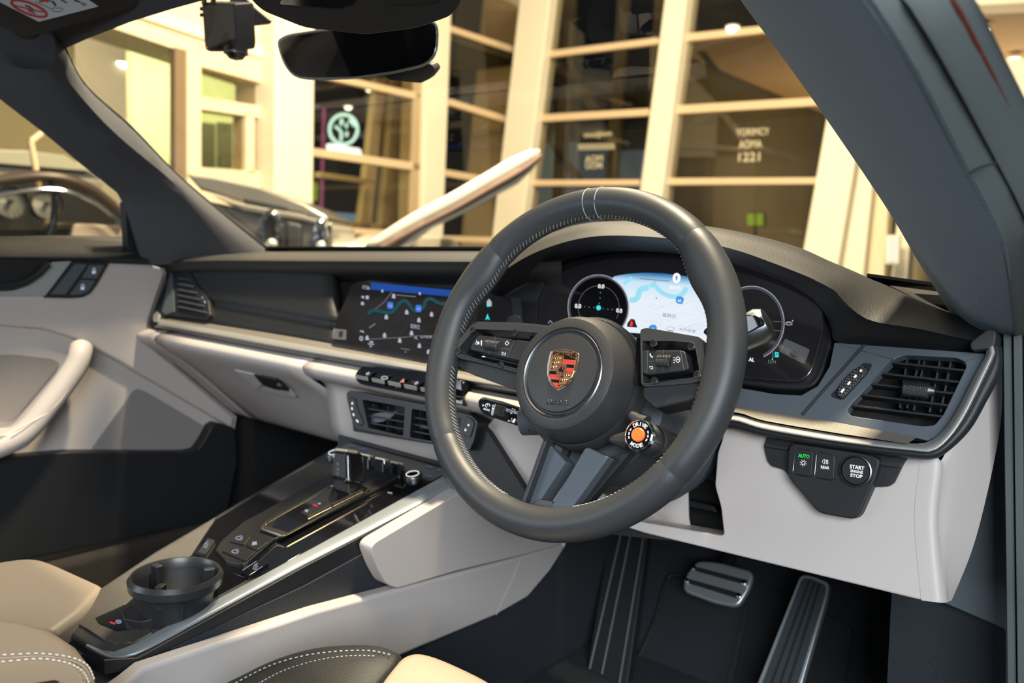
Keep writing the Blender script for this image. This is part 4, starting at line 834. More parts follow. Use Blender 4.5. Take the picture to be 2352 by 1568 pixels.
g = Print(CL, c0+.0014); g.hoop(1375, 706, 70.5, 1.3, 75, 0, 360, 64); g.done('gauge_ring', rim, t); g = Print(CL, c0+.0014); g.hoop(1726, 741, 75, 1.4, 84, -120, 68, 48); g.done('gauge_ring', rim, t)
g = Print(CL, c0+.0013); g.hoop(1375, 706, 67, 3.6, 71.4, 0, 360, 64); g.done('gauge_ring_inner', rim2, t); g = Print(CL, c0+.0013); g.hoop(1726, 741, 71.5, 5, 80, -120, 68, 48); g.done('gauge_ring_inner', rim2, t)
g = Print(CL, c0+.0014); g.hoop(1375, 706, 47, .7, 50, 150, 390, 40); g.line([(1776, 737.5), (1797, 738.5)], 1); g.line([(1779, 758.5), (1795, 760)], 1); g.done('gauge_tick', M['wd'], t)
g = Print(CL, c0+.0014)
for x, y in ((1379, 672), (1378, 684), (1376, 696), (1343, 704), (1353, 705), (1364, 706), (1386, 708.5), (1396, 709.5), (1406, 710.5)): g.disc(x, y, .9, n=8)
g.done('g_force_dot', M['w2'], t)
g = Print(CL, c0+.0016); g.disc(1374.8, 706.5, 5.4, 5.8); g.done('g_force_marker', M['cyan'], t)
for (a, b, c) in (((1374, 652), (1388.5, 653), (1373, 661.5)), ((1320.5, 697), (1335, 698), (1320, 707)), ((1415.5, 707.5), (1429.5, 709), (1415, 717))): text('0.0', M['w'], t, CL, a, b, c, c0+.0014, bold=.03)
g = Print(CL, c0+.0012); g.line([(1259, 742), (1264, 735.5), (1269, 742)], 1.4); g.hoop(1812, 743, 7.5, 1.3, 3, 0, 360, 14); g.line([(1804, 743), (1808, 739), (1815, 739), (1820, 744)], 1.3); g.fill([(1819, 735), (1822, 735), (1822, 738), (1819, 738)]); g.done('car_icon', M['w2'], t)
text('AL', M['w'], t, CL, (1720, 820.5), (1733, 822), (1719, 829), c0+.0012, bold=.03)
g = Print(CL, c0+.0012); g.fill([(1780, 808), (1788.5, 809), (1788, 820), (1779.5, 819.5)]); g.disc(1774, 824.5, 1.8); g.done('park_badge', M['cyan'], t)
text('P', M['scr'], t, CL, (1782, 810.5), (1786.5, 811), (1781.5, 818), c0+.0016, bold=.0); text('R', M['wd'], t, CL, (1773.5, 808), (1777.5, 808.5), (1773.2, 814), c0+.0012, bold=.0); text('N', M['wd'], t, CL, (1773, 815.5), (1777, 816), (1772.8, 821.5), c0+.0012, bold=0)
text('D/M', M['wd'], t, CL, (1765, 826), (1782, 828), (1764.5, 833.5), c0+.0012, bold=.0)
t = thing('plastic_tab', CL.at(1825, 830, c0), 'clear plastic film tab stuck on the lower right of the instrument display', 'film')
slab('film', M['film'], t, CL, [(1803, 777), (1860, 802), (1847, 836), (1789, 806)], .0012, c0+.004, .002)
slab('hole', M['scr'], t, CL, [(1816, 806), (1822, 804), (1829, 808), (1831, 815), (1826, 821), (1818, 818), (1814, 812)], .0004, c0+.0046)
# ------------------------------------------------------------------ air vents
def vent_slats(t, pl, lines, off, dep=.012, m=None):
    for a, b in lines:
        p, q = pl.at(*a, off), pl.at(*b, off); u = (q-p).normalized(); w = pl.n.cross(u).normalized()
        B().box((p+q)/2-pl.n*dep/2, u*(q-p).length/2, w*.0011, pl.n*dep/2).done('slat', m or M['slate'], t, bev=.0004)
t = thing('air_vent', DP.at(2070, 960), 'outer air vent on the driver side with five slats and knurled tab', 'vent', 'dashboard air vents')
slab('duct', M['dark'], t, DP, [(1950, 818), (2230, 818), (2230, 985), (1940, 985)], .01, -.045)
vx = lambda x, y: (1890+x/5.226, 780+y/5.226)
vent_slats(t, DP, [(vx(810, 268), vx(1706, 366)), (vx(672, 398), vx(1652, 506)), (vx(555, 524), vx(1600, 646)), (vx(445, 654), vx(1524, 787)), (vx(338, 784), vx(1452, 921))], -.003, .012, M['black'])
for x0, y0, x1, y1 in ((1040, 205, 945, 850), (1250, 230, 1110, 880), (1430, 250, 1300, 900), (1560, 270, 1430, 900), (1200, 200, 1030, 850)):
    p, q = DP.at(*vx(x0, y0), -.022), DP.at(*vx(x1, y1), -.022); u = (q-p).normalized()
    B().box((p+q)/2, u*(q-p).length/2, V((.0009, 0, 0)), DP.n*.008).done('vane', M['steel'], t)
p, q = DP.at(*vx(965, 578), .006), DP.at(*vx(1275, 612), .006)
k = B().tube([p, p.lerp(q, .05), q.lerp(p, .05), q], [.006, .0078, .0078, .007], 16).done('tab', M['grip'], t)
B().tube([q, q.lerp(p, -.22)], [.006, .003], 14).done('tab_tip', M['steel'], k)
B().box(p.lerp(q, .5)-DP.n*.008, (q-p)*.3, V((0, 0, .002)), DP.n*.008).done('tab_stem', M['dark'], k)
k = slab('thumb_wheel', M['grip'], t, DP, [(1980, 837), (1988, 841), (1993, 850), (1990, 855), (1934, 915), (1921, 906), (1924, 894), (1934, 876), (1956, 852)], .01, .004, .002, .002)
g = Print(DP, .0046)
for x, y, l in ((1977.5, 851, 3), (1964.5, 864, 4), (1950, 879.5, 5), (1935.5, 896.5, 6)): g.line([(x-l*.62, y+l*.7), (x+l*.62, y-l*.7)], 4.6)
g.done('flow_mark', M['w'], k)
slab('wheel_pocket', M['black'], t, DP, [(1984, 832), (2004, 836), (1996, 852), (1932, 918), (1912, 912), (1908, 906)], .006, -.0002, .002)
# centre
M['vblack'] = mat('vent_black', (.012, .012, .013), .42)
CV = Pl((0, .122, .60), (0, -1, .2))
t = thing('air_vent', CV.at(945, 1010), 'central twin air vent above the gear selector with dark slats', 'vent', 'dashboard air vents')
o1 = [(796, 903), (803, 896), (984, 931), (1068, 950), (1082, 954), (1097, 968), (1088, 1012), (1078, 1034), (997, 1018), (918, 1004), (822, 985), (811, 975), (797, 916)]
h1 = [(832, 917), (930, 934), (926, 1001), (846, 982)]; h2 = [(946, 938), (1060, 960), (1048, 1022), (941, 1004)]
holed('frame', M['vblack'], t, CV, o1, [h1, h2], .040, .012, .003, .003, .0015)
slab('duct', M['dark'], t, CV, [(800, 900), (1090, 950), (1086, 1035), (812, 990)], .01, -.024)
vent_slats(t, CV, [((833, 936), (930, 952)), ((838, 953), (929, 969)), ((843, 970), (927, 985)), ((945, 957), (1056, 979)), ((943, 973), (1052, 995)), ((942, 989), (1050, 1009))], .007, .012, M['black'])
for x in (862, 896, 970, 1000, 1030): B().box(CV.at(x, 960+(x-880)*.17, -.006), V((.0008, 0, 0)), V((0, 0, .019)), CV.n*.005).done('vane', M['black'], t)
slab('slanted_flap', M['slate'], t, CV, [(840, 956), (868, 948), (912, 944), (894, 962), (878, 968), (848, 972)], .003, .002)
slab('tab', M['grip'], t, CV, [(965, 974), (1000, 980), (999, 988), (965, 983)], .01, .012, .001, .001)
k = slab('thumb_wheel', M['vblack'], t, CV, [(801, 912), (815, 914), (822, 940), (836, 972), (826, 978), (814, 970), (804, 940)], .004, .0135, .003, .001)
g = Print(CV, .0141)
for x, y, dx in ((809, 926, 0), (808.5, 938, .5), (812, 952, 1.5), (820.5, 966.5, 2.5)): g.line([(x-dx, y-3), (x+dx, y+3)], 3.4)
g.done('flow_mark', M['w'], k)
k = slab('thumb_wheel', M['vblack'], t, CV, [(1070, 955), (1082, 960), (1090, 970), (1080, 1005), (1064, 1000), (1066, 975)], .004, .0135, .003, .001)
g = Print(CV, .0141); g.disc(1076, 976, 2.4); g.disc(1069, 987, 2.2, 3); g.done('flow_mark', M['w'], k)
# passenger end
t = thing('air_vent', DP.at(430, 716), 'outer air vent at the passenger end of the dashboard', 'vent', 'dashboard air vents')
slab('housing', M['black'], t, DP, [(383, 640), (397, 612), (412, 606), (436, 622), (456, 655), (478, 690), (482, 722), (470, 734), (384, 724), (352, 742), (353, 715)], .03, .007, .003, .003)
slab('side_facet', M['slate'], t, DP, [(372, 716), (392, 618), (397, 640), (400, 716), (380, 722)], .004, .0085)
slab('duct', M['dark'], t, DP, [(408, 626), (428, 632), (450, 668), (466, 700), (468, 718), (406, 714)], .002, .0075, .001)
vent_slats(t, DP, [((408, 638+13*i), (434+8*i, 642+15*i)) for i in range(6)], .011, .005)
g = Print(DP, .0078); g.line([(464, 681), (466, 685)], 2.4); g.line([(469, 690), (472, 696)], 3); g.done('flow_mark', M['w2'], t)
slab('chrome_corner', M['silver'], t, DP, [(350, 724), (358, 714), (366, 722), (362, 740), (352, 738)], .004, .010, .002, .001)
# ------------------------------------------------------------------ toggle bank
TB = Pl((0, .099, .625), (0, -1, .35))
t = thing('toggle_bank', TB.at(910, 900), 'black bar of metal toggle switches above the central vents', 'switches')
slab('base', M['gloss'], t, TB, [(832, 840), (816, 856), (818, 874), (828, 882), (984, 913), (1064, 930), (1060, 872), (984, 854)], .02, .002, .004, .003, 3)
for k in range(6):
    q = [(831+37.3*k, 849.5+7.2*k), (860+37.3*k, 855+7.2*k), (852+37.3*k, 868+7.2*k), (824+37.3*k, 862.5+7.2*k)]
    a = [TB.at(*p, .010) for p in q]; c = [TB.at(*p, .002) for p in q]; a[2] += TB.n*.006; a[3] += TB.n*.006
    s_ = B().frustum(a, c).done('toggle', M['gloss'], t, bev=.0012)
    fr = [a[3], a[2], a[2]+V((0, .002, -.006)), a[3]+V((0, .002, -.006))]
    B().prism(fr, V((0, -.0015, .0005))).done('bright_edge', M['silver'], s_, bev=.0005)
    B().tube([a[1], a[2], a[2]+V((0, .002, -.006))], .0010, 6).done('bright_corner', M['chrome'], s_)
    cx, cy = 844+37.3*k, 857+7.2*k; pl = pl3(a[0], a[1], a[2]); g = Print(pl, .0008)
    if k == 2: g.fill([(cx-1, cy+6), (cx+9, cy-3), (cx+10, cy+7)])
    elif k == 1: g.hoop(cx+2, cy+3, 7, 2.5, 3.2)
    else: g.fill([(cx-4, cy), (cx+4, cy-4), (cx+5, cy+1), (cx-3, cy+5)])
    g.done('icon', glow('hazard_pink', (1, .42, .32), .9) if k == 2 else M['w2'], s_)
# ------------------------------------------------------------------ light and start switch panel
SW = Pl(KP.p, KP.n)
t = thing('switch_panel', SW.at(1910, 1190), 'black switch panel with light buttons and round engine start button', 'switches')
slab('wing_plate', M['black'], t, SW, [(1762, 1000), (1754, 1024), (1762, 1057), (1772, 1070), (1800, 1078), (1812, 1092), (2000, 1118), (2040, 1117), (2053, 1109), (2076, 1062), (2088, 1046), (1890, 1018)], .012, .004, .002, .002)
slab('block', M['black'], t, SW, [(1822, 1016), (1810, 1030), (1808, 1086), (1815, 1102), (1877, 1174), (1890, 1180), (1960, 1192), (1973, 1183), (2010, 1100), (2022, 1058), (2010, 1048), (1976, 1039)], .03, .014, .004, .004, 3)
b1 = slab('light_button', M['black'], t, SW, [(1827, 1030), (1868.5, 1035), (1863.5, 1095), (1821, 1087.5)], .004, .0165, .003, .001)
b2 = slab('fog_button', M['black'], t, SW, [(1876.5, 1037), (1918, 1045), (1915, 1103), (1871, 1096)], .004, .0165, .003, .001)
for b_, q in ((b1, [(1827, 1030), (1868.5, 1035), (1863.5, 1095), (1821, 1087.5)]), (b2, [(1876.5, 1037), (1918, 1045), (1915, 1103), (1871, 1096)])): B().tube(rnd([SW.at(*p, .0146) for p in q], .003), .0007, 6, True).done('outline', M['steel'], b_)
cS = SW.at(1967.5, 1081, .014); rS = (SW.at(1967.5, 1117, .014)-cS).length
B().lathe(cS, SW.n, [(rS*1.02, 0), (rS, .004), (rS*.93, .0045), (rS*.90, .001)], 48, False, False).done('start_ring', M['steel'], t)
b3 = B().lathe(cS, SW.n, [(rS*.87, -.002), (rS*.87, .0030), (rS*.84, .0038), (.001, .0036)], 48).done('start_button', M['black'], t)
text('AUTO', M['green'], b1, SW, (1834, 1041.3), (1859.5, 1044.5), (1833, 1049.5), .0172, bold=.03)
g = Print(SW, .0172); g.hoop(1845, 1063, 3.6, 1.3)
for i in range(8): a = math.pi*i/4+.3; g.line([(1845+5.4*math.cos(a), 1063+5.4*math.sin(a)), (1845+8*math.cos(a), 1063+8*math.sin(a))], 1.2)
g.done('lamp_icon', M['w'], b1)
g = Print(SW, .0172); g.line([(1894.5, 1054.5), (1890.5, 1056), (1889, 1059.5), (1890.5, 1063), (1894, 1065.5), (1894.5, 1054.5)], 1.2)
for i in range(3): g.line([(1896.5, 1056.8+3.3*i), (1902.5, 1057.8+3.3*i)], 1.3)
g.line([(1900, 1054.5), (1898.5, 1060), (1900, 1067)], 1.1); g.done('fog_icon', M['w'], b2)
text('REAR', M['w'], b2, SW, (1885.5, 1068.5), (1905, 1071), (1885.3, 1075.5), .0172, bold=.03)
for s_, a, b, c in (('START', (1952, 1066), (1985.5, 1071), (1951.7, 1075)), ('ENGINE', (1954, 1077.5), (1982, 1081.8), (1953.6, 1083.8)), ('STOP', (1953.2, 1086.5), (1981.3, 1090.3), (1952.8, 1094.5))): text(s_, M['w'], b3, SW, a, b, c, .0182, bold=.035)
for q in ([(1757, 1016), (1809, 1026), (1808, 1034), (1756, 1026)], [(2022, 1058), (2072, 1062), (2066, 1074), (2020, 1068)]): slab('bright_step', M['black'], t, SW, q, .006, .008, .001, .002)
# ================================================================== steering column and wheel
WC = V((.37, 0, .72)); WT = R(21.19); WR = R(3.5)
_y0 = V((0, math.sin(WT), math.cos(WT))); WN = V((0, -math.cos(WT), math.sin(WT)))
WX = V((1, 0, 0))*math.cos(WR)+_y0*math.sin(WR); WY = _y0*math.cos(WR)-V((1, 0, 0))*math.sin(WR)
WP = Pl(WC, WN)
def wl(x, y, a=0.): return WC+WX*x+WY*y+WN*a
def wang(px, py): p = WP.at(px, py)-WC; return math.degrees(math.atan2(p.dot(WY), p.dot(WX)))
t = thing('steering_column', WC-WN*.12, 'slate grey steering column shroud with two stalks behind the wheel', 'column')
cc_ = WC-WY*.030
B().lathe(cc_-WN*.050+WX*.008-WY*.002, -WN, [(.060, 0), (.074, .008), (.079, .03), (.080, .07), (.080, .13), (.075, .16)], 40).done('shroud', M['slate'], t)
B().lathe(cc_-WN*.05-WY*.010+WX*.010, -WN, [(.060, .03), (.074, .05), (.080, .09), (.078, .13)], 40).done('lower_shroud', M['slate'], t)
CS = Pl(WC-WN*.055, WN+V((-.1, 0, 0)))
k = slab('cruise_stalk', M['gloss'], t, CS, [(1104, 914), (1110, 911), (1150, 920), (1204, 938), (1216, 990), (1184, 976), (1130, 958), (1107, 948), (1099, 934), (1098, 920)], .014, 0, .003, .002)
slab('stalk_edge', M['steel'], k, CS, [(1104, 913), (1112, 911), (1202, 937), (1202, 941), (1112, 916), (1106, 918)], .012, .0012, 0, .0006)
slab('roller', M['black'], k, CS, [(1139, 928), (1160, 934), (1153, 958), (1132, 951)], .004, .003, .001, .001)
text('MODE', M['w'], k, CS, (1111, 936), (1124.5, 940), (1110.5, 940.5), .0012, bold=.03)
g = Print(CS, .0012); g.hoop(1120, 931, 5, 1.3, 4.6, 110, 380, 16); g.line([(1117.5, 926), (1121, 932)], 1.2); g.fill([(1109, 927), (1112, 931), (1108, 933)])
g.line([(1138, 927), (1131, 954)], .8); g.line([(1146, 943), (1150.5, 945)], 2); g.line([(1176, 959), (1173, 969)], .8); g.fill([(1178, 964), (1183, 960), (1184, 964), (1180, 971), (1176, 969)]); g.fill([(1168.5, 964), (1171, 967.5), (1166, 967)]); g.fill([(1177, 937), (1179.5, 939.5), (1175, 939)]); g.fill([(1171.5, 947), (1176, 948.5), (1174, 950.5)]); g.fill([(1181, 939), (1183, 939.5), (1183, 941), (1181, 940.6)])
g.done('icon', M['w'], k)
text('SET/SPEED', M['w2'], k, CS, (1162.5, 937), (1192, 946), (1161.5, 943.5), .0012, bold=.02)
for i, ch in enumerate('DIST'): text(ch, M['w'], k, CS, (1131.5-1.2*i, 929+6.2*i), (1135.5-1.2*i, 930+6.2*i), (1130.7-1.2*i, 933.6+6.2*i), .0012, name='lettering', bold=.03)
B().tube([CS.at(1200, 966, -.006), CS.at(1290, 960, -.02)], [.016, .018], 14).done('stalk_root', M['slate'], k)
# right stalk
w0, w1 = Y(1640, 800, .075), Y(1768, 738, .085)
k = B().tube([w0, w0.lerp(w1, .5), w0.lerp(w1, .85), w0.lerp(w1, .97), w1], [.012, .016, .0175, .014, .006], 24).done('wiper_stalk', M['steel'], t)
WPl = Pl(w1, (-.1, -1, .1))
slab('end_face', M['gloss'], k, WPl, [(1690, 726), (1722, 722), (1738, 724), (1748, 736), (1750, 746), (1728, 760), (1690, 776)], .01, .020, .003, .002)
# ---- wheel
sw = thing('steering_wheel', wl(0, -.018, -.03), 'black leather steering wheel with crest on the round airbag cover', 'steering wheel')
Rc = .1632
seams = sorted([wang(1125, 547) % 360, wang(1600, 548) % 360, wang(1045, 1000) % 360, wang(1565, 1100) % 360])
def bump(a, c, w): d = (a-c+180) % 360-180; return math.exp(-(d/w)**2)
def ringrow(a, sh=1.):
    r = .0160*sh; inn = .0085*(bump(a, 33, 11)+bump(a, 147, 11))+.004*(bump(a, 0, 18)+bump(a, 180, 18)); c = wl(Rc*math.cos(R(a)), Rc*math.sin(R(a))); e = WX*math.cos(R(a))+WY*math.sin(R(a)); row = []
    for k in range(28):
        t_ = 2*math.pi*k/28; x = r*math.cos(t_); y = .0168*sh*math.sin(t_)
        if x < 0: x *= 1+inn/r
        row.append(c+e*x+WN*y)
    return row
for i in range(4):
    a, b = seams[i], seams[(i+1) % 4]
    if b < a: b += 360
    n = int((b-a)/1.8); rows = []
    for k in range(n+1):
        an = a+(b-a)*k/n; d = min(k, n-k); rows.append(ringrow(an, 1-.055*(d == 0)-.012*(d == 1)))
    bb = B(); bb.grid(rows, True); bb.done('rim_leather', M['rim'], sw, ang=80)
bb = B(); bb.lathe(WC, WN, [(Rc-.013, 0), (Rc, .013), (Rc+.013, 0), (Rc, -.013), (Rc-.013, 0)], 96, False, False); bb.done('rim_core', M['dark'], sw)
# stitches round the inner edge, twin seam on top
bb = B(); m = 210
for k in range(m):
    a = 360*k/m
    if min(abs((a-s_+180) % 360-180) for s_ in (0, 180, 262, 278)) < 8: continue
    inn = .0085*(bump(a, 33, 11)+bump(a, 147, 11))+.004*(bump(a, 0, 18)+bump(a, 180, 18))
    def q(an, el): e = WX*math.cos(R(an))+WY*math.sin(R(an)); return wl(0, 0)+e*(Rc+math.cos(R(el))*(.0163+inn))+WN*math.sin(R(el))*.0170
    bb.tube([q(a, 163), q(a+1.15, 178)], .00034, 4); bb.tube([q(a+1.15, 178), q(a+1.3, 186)], .00026, 4)
tag(bb.done('stitching', M['thread'], sw), 'pale grey stitching round the inner rim', kind='stuff')
for an in (wang(1358, 462), wang(1386, 462)):
    pts = [p+(p-wl(Rc*math.cos(R(an)), Rc*math.sin(R(an)))).normalized()*.0002 for p in ringrow(an)]
    B().tube(pts, .0005, 6, True).done('top_stitch', M['thread'], sw)
# hub
H = WP.at(1294, 857, .012)
rO = (WP.at(1388, 860, .012)-H).length; rB = (WP.at(1460, 862, -.014)-(H-WN*.026)).length
hub = B().lathe(H, WN, [(rB*.985, -.030), (rB, -.026), (rB*.985, -.019), (rB*.94, -.008), (rB*.86, .0015), (rO*1.04, .0045), (rO*1.0, .0045), (rO*.985, .0028), (rO*.93, .0030), (rO*.90, .0016), (rO*.87, .0016), (rO*.85, .0042), (rO*.6, .0056), (.001, .0062)], 72).done('airbag_cover', M['hub'], sw, ang=28)
HP_ = Pl(H+WN*.0058, WN)
B().lathe(H, WN, [(rO*.985, .0034), (rO*.96, .0042), (rO*.93, .0034)], 72, False, False).done('cover_ring', M['steel'], hub)
B().lathe(H-WN*.028, WN, [(rB*.99, -.022), (rB*1.06, -.018), (rB*1.07, -.006), (rB*1.015, .0005), (rB*.98, 0)], 64).done('hub_backing', M['hub'], sw)
text('AIRBAG', mat('relief_grey', (.055, .055, .056), .35), hub, HP_, (1256, 917), (1303, 919), (1254, 928), .0002, ext=.0006)
g = Print(HP_, .0004); g.line([(1226, 847), (1230, 850), (1227, 853)], 1.2); g.line([(1233, 848), (1239, 850)], 1); g.line([(1340, 858), (1345, 862), (1352, 863), (1357, 860)], 1.2); g.line([(1342, 857), (1357, 859)], 1.); g.done('horn_mark', bpy.data.materials['relief_grey'], hub)
# crest
EP = Pl(H+WN*.0052, WN)
oc_ = [(1263.5, 806.8), (1280, 803.5), (1297, 802.5), (1314, 805.5), (1330, 811.5), (1327.5, 828), (1321, 853), (1311, 874), (1297, 888), (1281.5, 897), (1268, 886.5), (1259.5, 874), (1255.5, 858), (1256.5, 838), (1260, 820)]
em = slab('emblem', M['silver'], hub, EP, oc_, .003, .0012, .0006, .0006)
attach(em, sw); em['label'] = 'copper and red shield crest on the airbag cover'
def ept(x, y): return (1220+x/10.453, 780+y/10.453)
def es(px): return [ept(*p) for p in px]
gf = [(512, 290), (640, 262), (800, 256), (960, 276), (1118, 334), (1090, 520), (1040, 745), (960, 920), (820, 1080), (640, 1185), (540, 1110), (468, 985), (432, 840), (440, 660), (475, 460)]
B().prism(rnd([EP.at(*p, .0030) for p in es(gf)], .0006), -EP.n*.003).done('gold_field', M['gold'], em, bev=.0003)
B().tube(rnd([EP.at(*p, .0030) for p in es(gf)], .0008), .00045, 6, True).done('gold_rim', mat('bright_gold', (.80, .47, .20), .2, 1.), em)
def enamel(nm, m, px): slab(nm, m, em, EP, es(px), .0004, .0034)
enamel('black_bar', M['enamel'], [(790, 388), (900, 400), (1066, 462), (1060, 492), (780, 468)]); enamel('red_bar', M['crimson'], [(768, 478), (1058, 502), (1038, 592), (840, 572), (748, 566)])
enamel('black_bar', M['enamel'], [(862, 586), (1034, 600), (1020, 682), (852, 670)]); enamel('red_bar', M['crimson'], [(846, 682), (1014, 694), (994, 780), (828, 764)])
enamel('black_bar', M['enamel'], [(442, 740), (592, 754), (598, 836), (440, 826)]); enamel('red_bar', M['crimson'], [(444, 838), (604, 850), (672, 898), (664, 948), (464, 932)])
enamel('black_bar', M['enamel'], [(472, 942), (664, 958), (652, 1040), (510, 1022)]); enamel('red_bar', M['crimson'], [(518, 1034), (650, 1050), (634, 1168), (568, 1112)])
tn = bpy.data.materials['bright_gold']
for pts in ([(690, 900), (640, 1170)], [(768, 385), (745, 560)], [(1000, 780), (820, 770)], [(510, 392), (640, 368), (800, 366), (960, 396), (1080, 440)]): B().tube(cat([EP.at(*p, .0034) for p in es(pts)], 4), .00035, 6).done('gold_line', tn, em)
for cx, cy, w in ((620, 470, 1.), (590, 570, .9), (560, 672, .75), (830, 868, 1.), (785, 975, .85), (740, 1075, .7)):
    q = [(cx-105*w, cy+26), (cx-50*w, cy-8), (cx+30*w, cy-18), (cx+105*w, cy+6)]
    if cx > 700: q = [(x, y+10) for x, y in q]
    B().tube(cat([EP.at(*p, .0034) for p in es(q)], 4), [.00045]*13, 6).done('antler', M['enamel'], em)
    for f in (.3, .55, .8):
        p = lerp2(q[0], q[3], f); B().tube([EP.at(*ept(p[0], p[1]-24), .0036), EP.at(*ept(p[0]+14*w, p[1]-52), .0036)], [.0004, .0003], 6).done('antler_tine', tn, em)
sh = slab('inner_shield', mat('dark_copper', (.28, .12, .07), .4, .7), em, EP, es([(636, 566), (740, 570), (846, 588), (830, 720), (800, 820), (690, 890), (620, 830), (594, 760), (614, 660)]), .0006, .0040, .0004, .0002)
hz = [(700, 660), (722, 640), (745, 655), (740, 690), (728, 708), (748, 722), (772, 740), (764, 775), (748, 780), (752, 820), (744, 815), (736, 770), (704, 758), (676, 760), (690, 790), (668, 752), (650, 735), (672, 720), (652, 700), (692, 692), (712, 676)]
g = Print(EP, .0042); g.fill(es(hz)); g.line(es([(770, 735), (788, 700), (786, 670)]), 1.6); g.done('horse', M['enamel'], em)
text('PORSCHE', M['enamel'], em, EP, ept(528, 285), ept(1078, 330), ept(524, 368), .0036, bold=.02, arc=0.)
# spokes
M['darksteel'] = mat('dark_screw_steel', (.08, .08, .08), .35, .8)
def pod(nm, outer, opening, back, lab=None):
    k = holed(nm, M['hub'], sw, WP, outer, [opening], .016, .004, .004, .003, .0012)
    slab('recess', M['gloss'], k, WP, back, .004, -.011)
    B().tube(rnd([WP.at(*p, .0046) for p in opening], .003), .0006, 6, True).done('inner_edge', M['hub'], k)
    return k
A = -.004
lo_ = [(1084, 743), (1160, 741), (1262, 748), (1270, 870), (1196, 858), (1100, 832), (1052, 822), (1040, 806), (1046, 790)]
lop = [(1090, 755), (1170, 758), (1250, 765), (1256, 860), (1192, 849), (1100, 826), (1052, 812), (1050, 804)]
k = pod('left_spoke', lo_, lop, [(1086, 750), (1256, 758), (1262, 864), (1192, 854), (1048, 818), (1046, 802)])
slab('spoke_body', M['hub'], k, WP, [(1050, 812), (1052, 822), (1100, 834), (1196, 860), (1280, 884), (1270, 920), (1176, 892), (1126, 873), (1062, 850), (1044, 830)], .020, -.008, .003, .003)
slab('top_cap', M['hub'], k, WP, [(1086, 742), (1100, 738), (1200, 741), (1262, 747), (1262, 752), (1160, 747)], .022, .003, .001, .002)
bt = slab('button_block', M['black'], k, WP, [(1099, 768), (1182, 779), (1224, 785), (1210, 832), (1165, 822.5), (1078, 803), (1084, 786)], .012, .004, .003, .0015)
seamm = M['dark']
g = Print(WP, .0046); g.line([(1182, 779), (1166, 822)], 1.); g.line([(1138, 773), (1135, 784)], 1.); g.line([(1126, 803), (1122, 814)], 1.); g.line([(1146, 799), (1172, 802)], 1.); g.done('button_joint', M['slate'], bt)
p, q = WP.at(1115, 791, .005), WP.at(1146, 796, .005)
rl = B().tube([p, p.lerp(q, .06), q.lerp(p, .06), q], [.0046, .0056, .0056, .0046], 24).done('roller', M['grip'], bt)
g = Print(WP, .0048); g.fill([(1104, 782), (1107.5, 781), (1106.5, 793.5), (1104.5, 793.5)]); g.disc(1098.5, 787.5, 2.8, 3.6); g.line([(1095, 780.5), (1094.5, 786), (1091.5, 789.5), (1096, 791)], 1.4); g.line([(1160, 788.5), (1165, 782.5), (1169, 787.5), (1164, 792.5), (1160, 788.5)], 1.7); g.line([(1153.5, 808), (1159, 812.5), (1153, 816), (1153.5, 808)], 1.4); g.line([(1161, 808.5), (1159.8, 817)], 1.5); g.fill([(1106, 819), (1110, 816.5), (1116, 820), (1112, 820)]); g.done('icon', M['w'], bt)
def screw(px, py, o_, par, r=.0036): B().lathe(WP.at(px, py, o_), WN, [(r, -.0015), (r, .0004), (r*.8, .0007), (r*.72, -.0002), (r*.42, -.0002), (r*.36, -.0011), (.0003, -.0011)], 18).done('screw', M['darksteel'], par)
for x, y in ((1085.5, 757), (1183, 763.5), (1051.5, 806.5), (1150, 838)): screw(x, y, .0052, k)
ro_ = [(1470, 756), (1486, 752), (1610, 774), (1616, 800), (1621, 854), (1613, 872), (1590, 880), (1484, 888), (1472, 884)]
rop = [(1474, 782), (1540, 782), (1592, 786), (1598, 796), (1608, 852), (1602, 866), (1580, 870), (1482, 882), (1475, 880)]
k = pod('right_spoke', ro_, rop, [(1462, 776), (1596, 780), (1613, 868), (1474, 886), (1458, 880)])
slab('spoke_body', M['black'], k, WP, [(1476, 886), (1600, 876), (1613, 878), (1612, 905), (1582, 922), (1504, 938), (1475, 912)], .026, .002, .003, .004)
bt = slab('button_block', M['black'], k, WP, [(1473, 805), (1488, 803), (1562, 803), (1574, 806), (1583, 846), (1572, 852), (1490, 861), (1474, 858)], .014, .004, .003, .002)
g = Print(WP, .0046); g.line([(1524, 803), (1524, 817)], 1.); g.line([(1524, 842), (1525, 856)], 1.); g.line([(1489, 829), (1510, 829)], 1.); g.line([(1488, 804), (1486, 856)], 1.); g.line([(1563, 804), (1571, 850)], 2.); g.done('button_joint', M['slate'], bt)
p, q = WP.at(1510, 828.5, .005), WP.at(1541, 829.5, .005)
B().tube([p, p.lerp(q, .06), q.lerp(p, .06), q], [.0046, .0056, .0056, .0046], 24).done('roller', M['grip'], bt)
g = Print(WP, .0048); g.line([(1493.5, 811), (1493.5, 815), (1496, 818.5), (1499.5, 820)], 2.6, 3); g.line([(1491, 842), (1499, 842), (1499.5, 846), (1494, 847)], 2.); g.hoop(1557, 825.5, 4.6, 1.5, 6.4, 0, 360, 18); g.line([(1554.5, 825), (1560, 826)], 2.5)
for dy in (0, 5.5, 11): g.fill([(1547, 820+dy), (1549.5, 820+dy), (1549.5, 822.5+dy), (1547, 822.5+dy)])
g.done('icon', M['w'], bt)
for x, y in ((1501, 788), (1588, 795), (1601.5, 860), (1503, 874)): screw(x, y, .0052, k)
